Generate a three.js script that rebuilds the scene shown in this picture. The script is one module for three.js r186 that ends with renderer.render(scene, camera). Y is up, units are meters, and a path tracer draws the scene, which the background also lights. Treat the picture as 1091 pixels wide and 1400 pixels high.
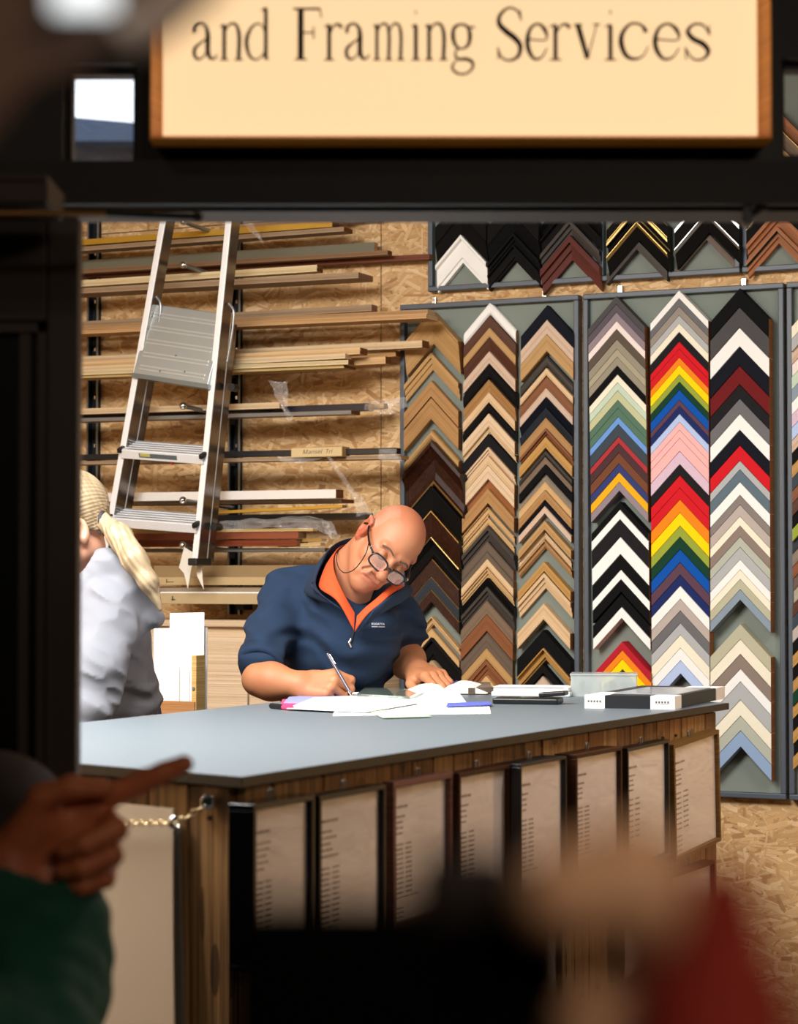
import * as THREE from 'three';
import { mergeGeometries } from 'three/addons/utils/BufferGeometryUtils.js';
import { RoundedBoxGeometry } from 'three/addons/geometries/RoundedBoxGeometry.js';
import { RectAreaLightUniformsLib } from 'three/addons/lights/RectAreaLightUniformsLib.js';

// ---------------------------------------------------------------- camera, sky, light, exposure
const FOCAL = 3000, EYE = 1.295, HORIZON = 795, D0 = 6.75, WALL_TURN = 25 * Math.PI / 180;
const scene = new THREE.Scene();
const camera = new THREE.PerspectiveCamera(2 * Math.atan(700 / FOCAL) * 180 / Math.PI, 1091 / 1400, 0.05, 300);
camera.position.set(0, EYE, 0);
const PITCH = Math.atan((HORIZON - 700) / FOCAL);
camera.rotation.x = PITCH;
camera.focus = 5.45; camera.userData.fStop = 5.2;
camera.updateMatrixWorld();
scene.add(camera);
scene.background = new THREE.Color(0.86, 0.93, 1.0);          // overcast sky, seen through the high window only
scene.backgroundIntensity = 2.2;
RectAreaLightUniformsLib.init();
const renderer = new THREE.WebGLRenderer();
renderer.toneMapping = THREE.LinearToneMapping;
renderer.toneMappingExposure = 1.0;
renderer.shadowMap.enabled = true;
function areaLight(x, y, z, w, h, color, intensity, tx, ty, tz) {
  const l = new THREE.RectAreaLight(color, intensity, w, h);
  l.position.set(x, y, z); l.lookAt(tx, ty, tz); scene.add(l); return l;
}
// ceiling panels of the stall (their fittings are built with the ceiling)
const STALL_LAMPS = [[-1.15, 2.64, -3.7, 1.7, 0.9, 39], [1.5, 2.64, -4.0, 0.9, 0.4, 21]];
for (const [x, y, z, w, d, i] of STALL_LAMPS) areaLight(x, y, z, w, d, new THREE.Color(1, 0.975, 0.945), i, x, 0, z - 0.7);   // tilted towards the back wall
// dim warm lamps of the hall in front of the stall
const HALL_LAMPS = [[0.95, 2.4, 0.9, 0.9, 0.45, 19], [-1.6, 3.4, 1.2, 0.8, 0.4, 11]];
for (const [x, y, z, w, d, i] of HALL_LAMPS) areaLight(x, y, z, w, d, new THREE.Color(1, 0.82, 0.66), i, x * 0.5, 0.4, z - 1.6);

// ---------------------------------------------------------------- helpers
let seed = 7;
const rnd = () => { seed = (seed * 1664525 + 1013904223) >>> 0; return seed / 4294967296; };
const rr = (a, b) => a + (b - a) * rnd();
const V = (x, y, z) => new THREE.Vector3(x, y, z);
function ray(px, py) { return V((px - 545.5) / FOCAL, -(py - 700) / FOCAL, -1).applyAxisAngle(V(1, 0, 0), PITCH); }
function P(px, py, d) { const r = ray(px, py); return r.multiplyScalar(d / -r.z).add(V(0, EYE, 0)); }       // a point at depth d
function G(px, py, y) { const r = ray(px, py); return r.multiplyScalar((y - EYE) / r.y).add(V(0, EYE, 0)); } // on the level y
const WX = V(Math.cos(WALL_TURN), 0, Math.sin(WALL_TURN)), WN = V(-Math.sin(WALL_TURN), 0, Math.cos(WALL_TURN)), W0 = V(0, 0, -D0);
function W(px, py, off = 0) {                                       // wall coordinates: s along, y up, at distance off from the wall
  const r = ray(px, py), o = V(0, EYE, 0), q = W0.clone().addScaledVector(WN, off);
  const t = q.sub(o).dot(WN) / r.dot(WN), p = r.multiplyScalar(t).add(o);
  return { s: p.clone().sub(W0).dot(WX), y: p.y };
}
const wp = (s, y, off = 0) => V(0, y, -D0).addScaledVector(WX, s).addScaledVector(WN, off);
const used = {};
function numbered(n) { const k = used[n] = (used[n] ?? -1) + 1; return k ? `${n}_${String(k).padStart(3, '0')}` : n; }
function shade(o) { o.castShadow = o.receiveShadow = true; return o; }
function tag(o, label, category, group) { o.userData.label = label; o.userData.category = category; if (group) o.userData.group = group; return o; }
function thing(name, label, category, pos = V(0, 0, 0), turn = 0, group) {
  const g = new THREE.Group(); g.name = numbered(name); g.position.copy(pos); g.rotation.y = turn; scene.add(g);
  return tag(g, label, category, group);
}
function part(name, geo, mat, parent, label) {
  const m = shade(new THREE.Mesh(geo, mat)); m.name = name; parent.add(m); if (label) m.userData.label = label; return m;
}
function single(name, geo, mat, label, category, pos, turn = 0, group) {
  const m = shade(new THREE.Mesh(geo, mat)); m.name = numbered(name); if (pos) m.position.copy(pos); m.rotation.y = turn; scene.add(m);
  return tag(m, label, category, group);
}
function struct(name, geo, mat, parent = scene) { const m = shade(new THREE.Mesh(geo, mat)); m.name = name; parent.add(m); if (parent === scene) m.userData.kind = 'structure'; return m; }
const box = (w, h, d, x = 0, y = 0, z = 0) => new THREE.BoxGeometry(w, h, d).translate(x, y, z);
const rbox = (w, h, d, r, x = 0, y = 0, z = 0) => new RoundedBoxGeometry(w, h, d, 2, r).translate(x, y, z);
const merge = (gs) => mergeGeometries(gs.map((g) => { const n = g.index ? g.toNonIndexed() : g; for (const k of Object.keys(n.attributes)) if (!['position', 'normal', 'uv'].includes(k)) n.deleteAttribute(k); return n; }));
function uvBox(g, s = 1) {                                           // uv in metres from position, by the main axis of the normal
  const n = g.index ? g.toNonIndexed() : g; n.computeVertexNormals();
  const p = n.attributes.position, q = n.attributes.normal, uv = new Float32Array(p.count * 2);
  for (let i = 0; i < p.count; i++) {
    const ax = Math.abs(q.getX(i)), ay = Math.abs(q.getY(i)), az = Math.abs(q.getZ(i));
    let u, v; if (az >= ax && az >= ay) { u = p.getX(i); v = p.getY(i); } else if (ax >= ay) { u = p.getZ(i); v = p.getY(i); } else { u = p.getX(i); v = p.getZ(i); }
    uv[2 * i] = u * s; uv[2 * i + 1] = v * s;
  }
  n.setAttribute('uv', new THREE.BufferAttribute(uv, 2)); return n;
}
function cyl(a, b, r0, r1 = r0, seg = 12) {
  const d = b.clone().sub(a), l = d.length(), g = new THREE.CylinderGeometry(r1, r0, l, seg).translate(0, l / 2, 0);
  return g.applyQuaternion(new THREE.Quaternion().setFromUnitVectors(V(0, 1, 0), d.normalize())).translate(a.x, a.y, a.z);
}
const tube = (pts, r, n = 24, seg = 8, closed = false) => new THREE.TubeGeometry(new THREE.CatmullRomCurve3(pts, closed), n, r, seg, closed);
function prism(pts, h) {                                             // polygon of [x, z], extruded from y = 0 up to h
  const s = new THREE.Shape(pts.map(([x, z]) => new THREE.Vector2(x, -z)));
  return new THREE.ExtrudeGeometry(s, { depth: h, bevelEnabled: false }).rotateX(-Math.PI / 2);
}

// ---------------------------------------------------------------- textures and materials
function canvasTex(w, h, draw, color = true) {
  const c = document.createElement('canvas'); c.width = w; c.height = h; draw(c.getContext('2d'), w, h);
  const t = new THREE.CanvasTexture(c); t.wrapS = t.wrapT = THREE.RepeatWrapping; if (color) t.colorSpace = THREE.SRGBColorSpace; return t;
}
function rgba(r, g, b, a = 1) { return `rgba(${r | 0},${g | 0},${b | 0},${a})`; }
const osbTex = canvasTex(2048, 2048, (c, w, h) => {
  c.fillStyle = rgba(200, 160, 108); c.fillRect(0, 0, w, h);
  const flake = (x, y, l, t, a, col) => {
    for (const ox of [0, -w, w]) for (const oy of [0, -h, h]) {
      if (x + ox < -200 || x + ox > w + 200 || y + oy < -200 || y + oy > h + 200) continue;
      c.save(); c.translate(x + ox, y + oy); c.rotate(a); c.fillStyle = col;
      c.beginPath(); c.moveTo(-l / 2, -t * 0.3); c.lineTo(-l * 0.3, -t / 2); c.lineTo(l * 0.42, -t * 0.45); c.lineTo(l / 2, t * 0.2); c.lineTo(l * 0.3, t / 2); c.lineTo(-l * 0.45, t * 0.4); c.closePath(); c.fill();
      c.strokeStyle = rgba(90, 52, 20, 0.22); c.lineWidth = 2; c.beginPath(); c.moveTo(l * 0.3, t / 2); c.lineTo(-l * 0.45, t * 0.4); c.stroke();
      c.strokeStyle = rgba(110, 70, 30, 0.16); c.lineWidth = 1; for (let k = -2; k < 3; k++) { c.beginPath(); c.moveTo(-l * 0.4, k * t * 0.15); c.lineTo(l * 0.4, k * t * 0.15 + 2); c.stroke(); }
      c.restore();
    }
  };
  for (let i = 0; i < 7000; i++) {
    const v = rnd(), m = rnd();
    const col = m < 0.1 ? [158 + v * 30, 116 + v * 26, 70 + v * 20] : m < 0.6 ? [190 + v * 30, 150 + v * 30, 98 + v * 30] : [214 + v * 26, 180 + v * 26, 130 + v * 30];
    flake(rnd() * w, rnd() * h, rr(40, 150), rr(7, 26), (rnd() < 0.6 ? rr(-0.5, 0.5) : rr(-1.6, 1.6)), rgba(col[0], col[1], col[2], 0.85));
  }
  for (let i = 0; i < 900; i++) { c.fillStyle = rgba(70, 40, 14, rr(0.15, 0.5)); c.fillRect(rnd() * w, rnd() * h, rr(3, 16), rr(2, 5)); }
});
const grainTex = canvasTex(1024, 512, (c, w, h) => {
  c.fillStyle = '#ffffff'; c.fillRect(0, 0, w, h);
  for (let i = 0; i < 900; i++) {
    const y = rnd() * h, a = rr(0.02, 0.12), am = rr(0, 5), ph = rnd() * 6;
    c.strokeStyle = rgba(120, 85, 50, a); c.lineWidth = rr(0.6, 3); c.beginPath();
    for (let x = 0; x <= w; x += 64) c.lineTo(x, y + am * Math.sin(x * Math.PI * 2 / w + ph)); c.stroke();
  }
  for (let i = 0; i < 700; i++) { c.fillStyle = rgba(90, 60, 30, rr(0.04, 0.14)); c.fillRect(rnd() * w, rnd() * h, rr(10, 60), 1.2); }
});
const plankTexes = [0, 1, 2].map(() => canvasTex(256, 1024, (c, w, h) => {
  c.fillStyle = rgba(235, 225, 210); c.fillRect(0, 0, w, h);
  for (let i = 0; i < 260; i++) {
    const x = rnd() * w, am = rr(2, 9), ph = rnd() * 6; c.strokeStyle = rgba(70, 40, 15, rr(0.04, 0.2)); c.lineWidth = rr(0.8, 4); c.beginPath();
    for (let y = 0; y <= h; y += 32) c.lineTo(x + am * Math.sin(y * 0.006 + ph), y); c.stroke();
  }
  for (let i = 0; i < 26; i++) { const x = rnd() * w, y = rnd() * h; c.fillStyle = rgba(25, 14, 6, rr(0.15, 0.5)); c.beginPath(); c.ellipse(x, y, rr(3, 14), rr(6, 50), 0, 0, 7); c.fill(); }
  for (let i = 0; i < 4; i++) { const x = rr(40, 216), y = rnd() * h; for (let k = 5; k > 0; k--) { c.fillStyle = rgba(50, 25, 10, 0.22); c.beginPath(); c.ellipse(x, y, k * 4, k * 6, 0, 0, 7); c.fill(); } }
}));
const burlTex = canvasTex(512, 512, (c, w, h) => {
  c.fillStyle = rgba(120, 110, 100); c.fillRect(0, 0, w, h);
  for (let i = 0; i < 1400; i++) { const v = rr(30, 255); c.fillStyle = rgba(v, v * 0.9, v * 0.8, 0.22); c.beginPath(); c.ellipse(rnd() * w, rnd() * h, rr(3, 26), rr(2, 12), rnd() * 3, 0, 7); c.fill(); }
});
const fleeceBump = canvasTex(512, 512, (c, w, h) => {
  c.fillStyle = '#808080'; c.fillRect(0, 0, w, h);
  for (let i = 0; i < 14000; i++) { const v = rr(60, 200); c.fillStyle = rgba(v, v, v, 0.35); c.fillRect(rnd() * w, rnd() * h, rr(1, 4), rr(1, 4)); }
}, false);
const speckTex = canvasTex(512, 512, (c, w, h) => {
  c.fillStyle = rgba(245, 245, 245); c.fillRect(0, 0, w, h);
  for (let i = 0; i < 9000; i++) { const v = rr(200, 255); c.fillStyle = rgba(v, v, v, 0.5); c.fillRect(rnd() * w, rnd() * h, rr(1, 3), rr(1, 3)); }
  for (let i = 0; i < 60; i++) { c.strokeStyle = rgba(200, 200, 200, 0.5); c.lineWidth = 1; c.beginPath(); const x = rnd() * w, y = rnd() * h; c.moveTo(x, y); c.lineTo(x + rr(-60, 60), y + rr(-60, 60)); c.stroke(); }
});
function rep(t, u, v, ou = 0, ov = 0) { const k = t.clone(); k.repeat.set(u, v); k.offset.set(ou, ov); return k; }
const mats = {};
function M(color, rough = 0.6, extra = {}) {
  const k = color + '|' + rough + JSON.stringify(Object.keys(extra)) + (extra.metalness ?? '') + (extra.key ?? '');
  if (!mats[k]) { const { key, ...e } = extra; mats[k] = new THREE.MeshStandardMaterial({ color, roughness: rough, ...e }); }
  return mats[k];
}
const PM = (o) => new THREE.MeshPhysicalMaterial(o);
const grainRep = rep(grainTex, 1.6, 5), grainFine = rep(grainTex, 0.7, 9);
const woods = {};
const wood = (color, rough = 0.55) => woods[color + rough] ??= PM({ color, roughness: rough, map: grainRep, specularIntensity: 0.35 });
const burlRep = rep(burlTex, 6, 6);
const burl = (color) => woods[color + 'burl'] ??= PM({ color, roughness: 0.45, map: burlRep, specularIntensity: 0.4 });
const matOSB = M('#ffffff', 0.75, { map: rep(osbTex, 1 / 1.35, 1 / 1.35), key: 'osb' });
const matFrameGrey = M('#4a525c', 0.45), matFelt = M('#7d857c', 0.95, { bumpMap: rep(fleeceBump, 6, 6), bumpScale: 0.001, key: 'felt' });
const matBlack = M('#0b0b0c', 0.5), matDarkPaint = M('#171310', 0.55), matSteelDark = M('#23272b', 0.4, { metalness: 0.6 });
const matAlu = M('#f0f3f6', 0.4, { metalness: 0.3 }), matChrome = M('#e4e6ea', 0.1, { metalness: 1 }), matGalv = M('#8d949a', 0.35, { metalness: 0.8 });
const matWhite = M('#f1f0ec', 0.7), matPlastic = PM({ color: '#ffffff', roughness: 0.12, transmission: 0.86, thickness: 0, ior: 1.45 });
const matGlass = PM({ color: '#ffffff', roughness: 0.02, transmission: 1, thickness: 0, ior: 1.5 });
// ---------------------------------------------------------------- the stall: back wall, floor, ceiling, sides
function wallMesh(name, s0, s1, y0, y1, mat, th = 0.08, holes = []) {      // a slab on the back wall line, its face at off = 0
  const sh = new THREE.Shape([[s0, y0], [s1, y0], [s1, y1], [s0, y1]].map(([a, b]) => new THREE.Vector2(a, b)));
  for (const [a, b, c, d] of holes) sh.holes.push(new THREE.Path([[a, b], [a, d], [c, d], [c, b]].map(([p, q]) => new THREE.Vector2(p, q))));
  const g = uvBox(new THREE.ExtrudeGeometry(sh, { depth: th, bevelEnabled: false }).translate(0, 0, -th - 0.006));
  const m = struct(name, g, mat); m.position.copy(W0); m.rotation.y = -WALL_TURN; return m;
}
const winA = W(58, 262), winB = W(215, 60);
const winHole = [winA.s, winA.y, winB.s, Math.min(winB.y, 3.34)];
const backWall = wallMesh('wall_back', -2.6, 2.4, 0, 3.44, M('#3a2a18', 0.9), 0.08, [winHole]);
{ // OSB sheets fixed on it, with open joints between them
  const seam = W(521, 400).s, xs = [-2.6, Math.min(seam - 1.22, winHole[0] - 0.06), seam, 2.4], ys = [0, 2.44, 3.44], gap = 0.0015;
  for (let i = 0; i + 1 < xs.length; i++) for (let j = 0; j < 2; j++) {
    const sh = new THREE.Shape([[xs[i] + gap, ys[j] + gap], [xs[i + 1] - gap, ys[j] + gap], [xs[i + 1] - gap, ys[j + 1] - gap], [xs[i] + gap, ys[j + 1] - gap]].map(([a, b]) => new THREE.Vector2(a, b)));
    if (i === 1 && j === 1) { const [a, b, c, d] = winHole; sh.holes.push(new THREE.Path([[a, b], [a, d], [c, d], [c, b]].map(([p, q]) => new THREE.Vector2(p, q)))); }
    part('osb_sheet', uvBox(new THREE.ExtrudeGeometry(sh, { depth: 0.006, bevelEnabled: false }).translate(0, 0, -0.006)), matOSB, backWall);
  }
}
{ // joint between two OSB sheets shows as a thin batten line; high window in the back wall
  const wf = thing('window_1', '', '', wp(0, 0, 0), -WALL_TURN); wf.userData = { kind: 'structure' };
  const [a, b, c, d] = winHole, f = 0.035;
  part('window_frame', merge([box(c - a, f, 0.05, (a + c) / 2, b + f / 2, -0.03), box(c - a, f, 0.05, (a + c) / 2, d - f / 2, -0.03), box(f, d - b, 0.05, a + f / 2, (b + d) / 2, -0.03), box(f, d - b, 0.05, c - f / 2, (b + d) / 2, -0.03)]), M('#2a2a2c', 0.5), wf);
  part('pane', box(c - a - f, d - b - f, 0.004, (a + c) / 2, (b + d) / 2, -0.03), matGlass, wf);
}
{ // building beyond the high window, its slate roof falling to the right
  const b = thing('distant_building', 'blue-grey building with a sloping roof outside the high window', 'building', V(-6.2, -1.35, -32));
  part('wall', box(9, 8.6, 5, 0, 4.3, 0), M('#5b687c', 0.9, { map: burlTex, key: 'far' }), b);
  const r = new THREE.Shape([[-4.8, 0], [4.8, 0], [4.8, 0.06], [-4.8, 0.9]].map(([x, y]) => new THREE.Vector2(x, y)));
  part('roof', new THREE.ExtrudeGeometry(r, { depth: 6, bevelEnabled: false }).translate(0, 8.5, -3), M('#3b4a60', 0.8), b);
  for (let i = 0; i < 4; i++) part('window', box(0.5, 0.8, 0.08, -1.6 + i * 1.05, 6.9, 2.52), M('#8fa4bd', 0.3), b);
  part('chimney', box(0.6, 1.1, 0.6, -3.2, 9.4, 0), M('#5b4a44', 0.9), b);
  const g = struct('ground', box(120, 0.2, 80, 0, -0.25, -50), M('#6c6a64', 0.95));
}
const matFloor = M('#4a4642', 0.7, { map: rep(speckTex, 1, 1), key: 'floor' });
struct('floor', uvBox(box(10, 0.1, 13, 0, -0.05, -2)), matFloor);
const matCeil = M('#8f8b84', 0.9), matSideWall = matOSB;
struct('ceiling', box(5.6, 0.1, 5.6, 0, 3.48, -5.68), matCeil);
struct('wall_left', uvBox(box(0.1, 3.44, 5.2, -2.3, 1.72, -5.48)), matSideWall);
struct('wall_right', uvBox(box(0.1, 3.44, 4.0, 2.1, 1.72, -4.9)), matSideWall);
for (const [x, y, z, w, d] of STALL_LAMPS) {
  const l = thing('ceiling_light', x < 0 ? 'long white hanging light panel over the ladder side' : 'long white hanging light panel over the sample boards', 'ceiling light', V(x, y + 0.22, z));
  l.position.set(x, y, z); l.lookAt(x, 0, z - 0.7);
  part('housing', merge([box(w + 0.04, 0.02, 0.03, 0, d / 2 + 0.01, -0.02), box(w + 0.04, 0.02, 0.03, 0, -d / 2 - 0.01, -0.02), box(0.02, d, 0.03, w / 2 + 0.01, 0, -0.02), box(0.02, d, 0.03, -w / 2 - 0.01, 0, -0.02), box(w, d, 0.01, 0, 0, -0.035)]), matWhite, l);
  part('diffuser', box(w, d, 0.008, 0, 0, -0.012), new THREE.MeshStandardMaterial({ color: '#ffffff', emissive: '#fff6e6', emissiveIntensity: 1.5 }), l);
  const up = V(0, 1, 0).applyQuaternion(l.quaternion.clone().invert());
  for (const s of [-1, 1]) part('hanger', cyl(V(s * w * 0.4, 0, -0.04), V(s * w * 0.4, 0, -0.04).addScaledVector(up, 3.42 - y - 0.03), 0.004), matGalv, l);
}
// hall in front of the stall
const matHall = M('#3a2c22', 0.9);
struct('ceiling_hall', box(9.6, 0.1, 7.4, 0, 4.25, 0.7), matHall);
struct('wall_hall_back', box(9.6, 4.3, 0.1, 0, 2.1, 4.3), matHall);
struct('wall_hall_left', box(0.1, 4.3, 7.4, -4.7, 2.1, 0.7), matHall);
struct('wall_hall_right', box(0.1, 4.3, 7.4, 4.7, 2.1, 0.7), matHall);
for (const [x, y, z, w, d] of HALL_LAMPS) {
  const l = thing('hall_lamp', x > 0 ? 'warm hanging lamp over the aisle to the right of the sign' : 'warm hanging lamp over the aisle beside the open door', 'lamp', V(x, y + 0.8, z));
  part('shade', box(w + 0.04, 0.12, d + 0.04, 0, -0.72, 0), M('#4a3a2a', 0.6), l);
  part('diffuser', box(w, 0.01, d, 0, -0.785, 0), new THREE.MeshStandardMaterial({ color: '#ffffff', emissive: '#ffc98a', emissiveIntensity: 1.5 }), l);
  part('cord', cyl(V(0, 4.2 - y - 0.8, 0), V(0, -0.66, 0), 0.006), matBlack, l);
}
// fascia with two transom openings; plane z = -FZ
const FZ = 2.86;
{
  const a = P(85, 222, FZ), b = P(187, 87, FZ), c = P(1070, 214, FZ), d = P(1180, 80, FZ), e = P(0, 289, FZ);
  const sh = new THREE.Shape([[-4.65, e.y], [4.65, e.y], [4.65, 4.3], [-4.65, 4.3]].map(([x, y]) => new THREE.Vector2(x, y)));
  for (const [p, q] of [[a, b], [c, d]]) sh.holes.push(new THREE.Path([[p.x, p.y], [p.x, q.y], [q.x, q.y], [q.x, p.y]].map(([x, y]) => new THREE.Vector2(x, y))));
  const m = struct('wall_front', new THREE.ExtrudeGeometry(sh, { depth: 0.09, bevelEnabled: false }).translate(0, 0, -FZ - 0.09), M('#0c0b0b', 0.5));
  for (const [p, q, n] of [[a, b, 'window_2'], [c, d, 'window_3']]) {
    const g = thing(n, '', '', V(0, 0, 0)); g.userData = { kind: 'structure' };
    part('pane', box(q.x - p.x, q.y - p.y, 0.004, (p.x + q.x) / 2, (p.y + q.y) / 2, -FZ - 0.05), matGlass, g);
    const t = 0.008;
    part('bead', merge([box(q.x - p.x, t, 0.03, (p.x + q.x) / 2, p.y + t / 2, -FZ - 0.045), box(q.x - p.x, t, 0.03, (p.x + q.x) / 2, q.y - t / 2, -FZ - 0.045), box(t, q.y - p.y, 0.03, p.x + t / 2, (p.y + q.y) / 2, -FZ - 0.045), box(t, q.y - p.y, 0.03, q.x - t / 2, (p.y + q.y) / 2, -FZ - 0.045)]), matBlack, g);
  }
  // lower beam standing proud and the metal sliding rail under it
  const y0 = P(0, 284, FZ).y, y1 = P(0, 226, FZ).y;
  struct('trim_1', box(9.2, y1 - y0, 0.03, 0, (y0 + y1) / 2, -FZ + 0.015), M('#0d0c0b', 0.55));
  const r0 = P(0, 296, FZ + 0.06).y;
  struct('trim_2', merge([box(2.6, 0.004, 0.03, 0.35, r0 + 0.004, -FZ - 0.075), box(2.6, 0.003, 0.05, 0.35, r0 + 0.0075, -FZ - 0.05)]), M('#8f9092', 0.4, { metalness: 0.5 }));
  const br = thing('rail_bracket', 'small metal bracket under the beam at the sliding rail', 'bracket', P(1020, 292, FZ));
  part('plate', box(0.01, 0.03, 0.03, 0, -0.002, 0.005), matSteelDark, br); part('hook', cyl(V(-0.006, -0.012, 0.01), V(0.024, 0.008, 0.01), 0.004), matSteelDark, br);
  part('screw', cyl(V(0.004, 0.004, 0.02), V(0.004, 0.004, 0.026), 0.003), matSteelDark, br);
  // jambs: front wall left and right of the opening
  struct('wall_front_left', box(4.0, 2.4, 0.09, -2.68, 1.0, -FZ - 0.045), M('#14100d', 0.6));
  struct('wall_front_right', box(3.6, 2.4, 0.09, 2.62, 1.0, -FZ - 0.045), M('#14100d', 0.6));
}
{ // lit sign
  const z = FZ - 0.07, bl = P(209, 199, z), tr = P(1047, -190, z), fl = P(222, 186, z), fr = P(1033, -176, z);
  const s = thing('illuminated_sign', 'glowing cream shop sign with gilt wooden frame and black serif lettering above the opening', 'sign', V((bl.x + tr.x) / 2, bl.y, -z));
  const w = tr.x - bl.x, h = tr.y - bl.y, fw = fr.x - fl.x, fh = fr.y - fl.y, t = (w - fw) / 2;
  part('box', box(w - 0.004, h - 0.004, 0.03, 0, h / 2, -0.026), matBlack, s);
  part('light_face', box(fw, fh, 0.004, 0, h / 2, -0.002), new THREE.MeshStandardMaterial({ color: '#fff2dc', roughness: 0.5, emissive: '#ffd6a2', emissiveIntensity: 0.98 }), s);
  const mg = wood('#f2a63a', 0.4);
  const rail = (len, ang, x, y) => {                                   // bevelled moulding: its sloping face looks in at the lit panel
    const q = new THREE.Shape([[0, -0.01], [t, -0.01], [t, 0.001], [t * 0.16, 0.042], [0, 0.04]].map(([a, b]) => new THREE.Vector2(a, b)));
    const g = new THREE.ExtrudeGeometry(q, { depth: len, bevelEnabled: false }).translate(0, 0, -len / 2);     // x inward, y out of the wall, z along
    const pa = g.attributes.position; for (let i = 0; i < pa.count; i++) { const a = pa.getX(i), o = pa.getY(i), l = pa.getZ(i); pa.setXYZ(i, l * (1 - 2 * a / len), a, o); }
    part('frame_rail', uvBox(g.rotateZ(ang)).translate(x, y, 0), mg, s).material.side = THREE.DoubleSide;
  };
  rail(w, 0, 0, 0); rail(w, Math.PI, 0, h); rail(h, -Math.PI / 2, -w / 2, h / 2); rail(h, Math.PI / 2, w / 2, h / 2);
  const sl = areaLight((bl.x + tr.x) / 2, bl.y + h / 2, -z + 0.014, fw, fh, new THREE.Color('#ffc98c'), 0.5, (bl.x + tr.x) / 2, bl.y + h / 2, 1);
  // black surround
  const k = thing('sign_surround', 'black board surround behind the glowing sign', 'board', V((bl.x + tr.x) / 2, bl.y, -z));
  part('board', box(w + 0.05, h + 0.02, 0.02, 0, h / 2 - 0.004, -0.0535), matBlack, k);
  // letters, as pen strokes [x, y, width]; x 0..1 of the letter's width, y 0..1 of the x-height
  const N = .035, K = .13;
  const serif = (x, y, l = .16) => [[x - l, y, N], [x + l, y, N]];
  const GL = {
    a: [[[.06, .72, .1], [.1, .9, .08], [.32, .99, .05], [.52, .88, .09], [.58, .66, K], [.58, .24, K], [.66, .06, .1], [.8, .02, .05], [.95, .14, N]], [[.57, .6, N], [.3, .46, .05], [.07, .3, .09], [.06, .12, .1], [.2, .01, .06], [.4, .08, N], [.57, .28, N]]],
    n: [[[.2, 0, K * .8], [.2, .94, K * .8]], [[.02, .9, N], [.22, .97, N]], [[.2, .72, N], [.42, .97, .05], [.66, .97, .07], [.8, .76, K * .8], [.8, 0, K * .8]], serif(.2, 0, .18), serif(.8, 0, .18)],
    d: [[[.86, 0, K * .8], [.86, 1.4, K * .8]], [[.66, 1.34, N], [.86, 1.43, .05]], [[.84, .72, N], [.62, .98, N], [.34, .94, .05], [.08, .66, .1], [.04, .4, .11], [.2, .08, .08], [.48, 0, N], [.84, .22, N]], [[.86, .02, N], [1, .02, N]]],
    F: [[[.28, 0, .16], [.28, 1.4, .16]], serif(.28, .01, .22), [[.02, 1.39, .05], [.94, 1.39, .06]], [[.94, 1.4, N], [.98, 1.14, .04]], [[.3, .74, N], [.72, .74, N]], [[.72, .9, .04], [.72, .56, .04]]],
    r: [[[.3, 0, K * .85], [.3, .94, K * .85]], [[.04, .9, N], [.32, .97, N]], [[.32, .68, N], [.56, .94, .05], [.8, .96, .07], [.94, .86, .11]], serif(.3, 0, .26)],
    m: [[[.14, 0, K * .7], [.14, .94, K * .7]], [[.02, .9, N], [.15, .97, N]], [[.14, .72, N], [.28, .97, .05], [.42, .97, .06], [.5, .78, K * .7], [.5, 0, K * .7]], [[.5, .72, N], [.64, .97, .05], [.78, .97, .06], [.86, .78, K * .7], [.86, 0, K * .7]], serif(.14, 0, .12), serif(.5, 0, .12), serif(.86, 0, .12)],
    i: [[[.5, 0, K * .85], [.5, .94, K * .85]], [[.1, .9, N], [.52, .97, N]], serif(.5, 0, .42), [[.44, 1.3, .09], [.56, 1.3, .09]]],
    g: [[[.44, .98, .05], [.16, .88, .09], [.1, .62, .12], [.24, .36, .08], [.46, .3, .04], [.7, .4, .09], [.78, .66, .12], [.68, .9, .08], [.44, .98, .05]], [[.68, .92, N], [.8, .88, .04], [.98, .9, .05]], [[.34, .34, N], [.18, .16, .06], [.3, .02, .07], [.62, .02, .09], [.86, -.06, .09], [.9, -.2, .07], [.62, -.38, .05], [.24, -.36, .06], [.06, -.2, .07], [.22, -.02, N]]],
    S: [[[.92, 1.36, N], [.95, 1.06, .04]], [[.95, 1.1, N], [.8, 1.34, .05], [.48, 1.42, .05], [.12, 1.2, .1], [.1, .98, .13], [.36, .78, .15], [.72, .58, .15], [.92, .38, .13], [.84, .1, .1], [.5, -.02, .05], [.2, .06, .05], [.05, .3, N]], [[.05, .34, .04], [.07, 0, N]]],
    e: [[[.06, .56, N], [.94, .56, N], [.86, .82, .11], [.56, .98, .05], [.24, .88, .08], [.07, .56, .13], [.14, .24, .12], [.4, .02, .07], [.7, .06, .05], [.96, .32, N]]],
    v: [[[.14, .96, .14], [.52, .02, .12]], [[.88, .96, N], [.52, .02, .04]], serif(.15, .965, .16), serif(.87, .965, .14)],
    c: [[[.9, .74, .13], [.86, .84, .1], [.72, .96, .05], [.4, .98, .06], [.12, .72, .12], [.08, .44, .14], [.26, .1, .11], [.52, .02, .07], [.8, .1, .04], [.98, .36, N]]],
    s: [[[.92, .94, N], [.95, .66, .04]], [[.94, .7, N], [.7, .95, .05], [.36, .96, .06], [.14, .78, .11], [.32, .58, .13], [.72, .42, .14], [.9, .22, .12], [.7, .02, .06], [.34, .02, .04], [.08, .28, N]], [[.06, .34, .04], [.08, 0, N]]],
  };
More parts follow.
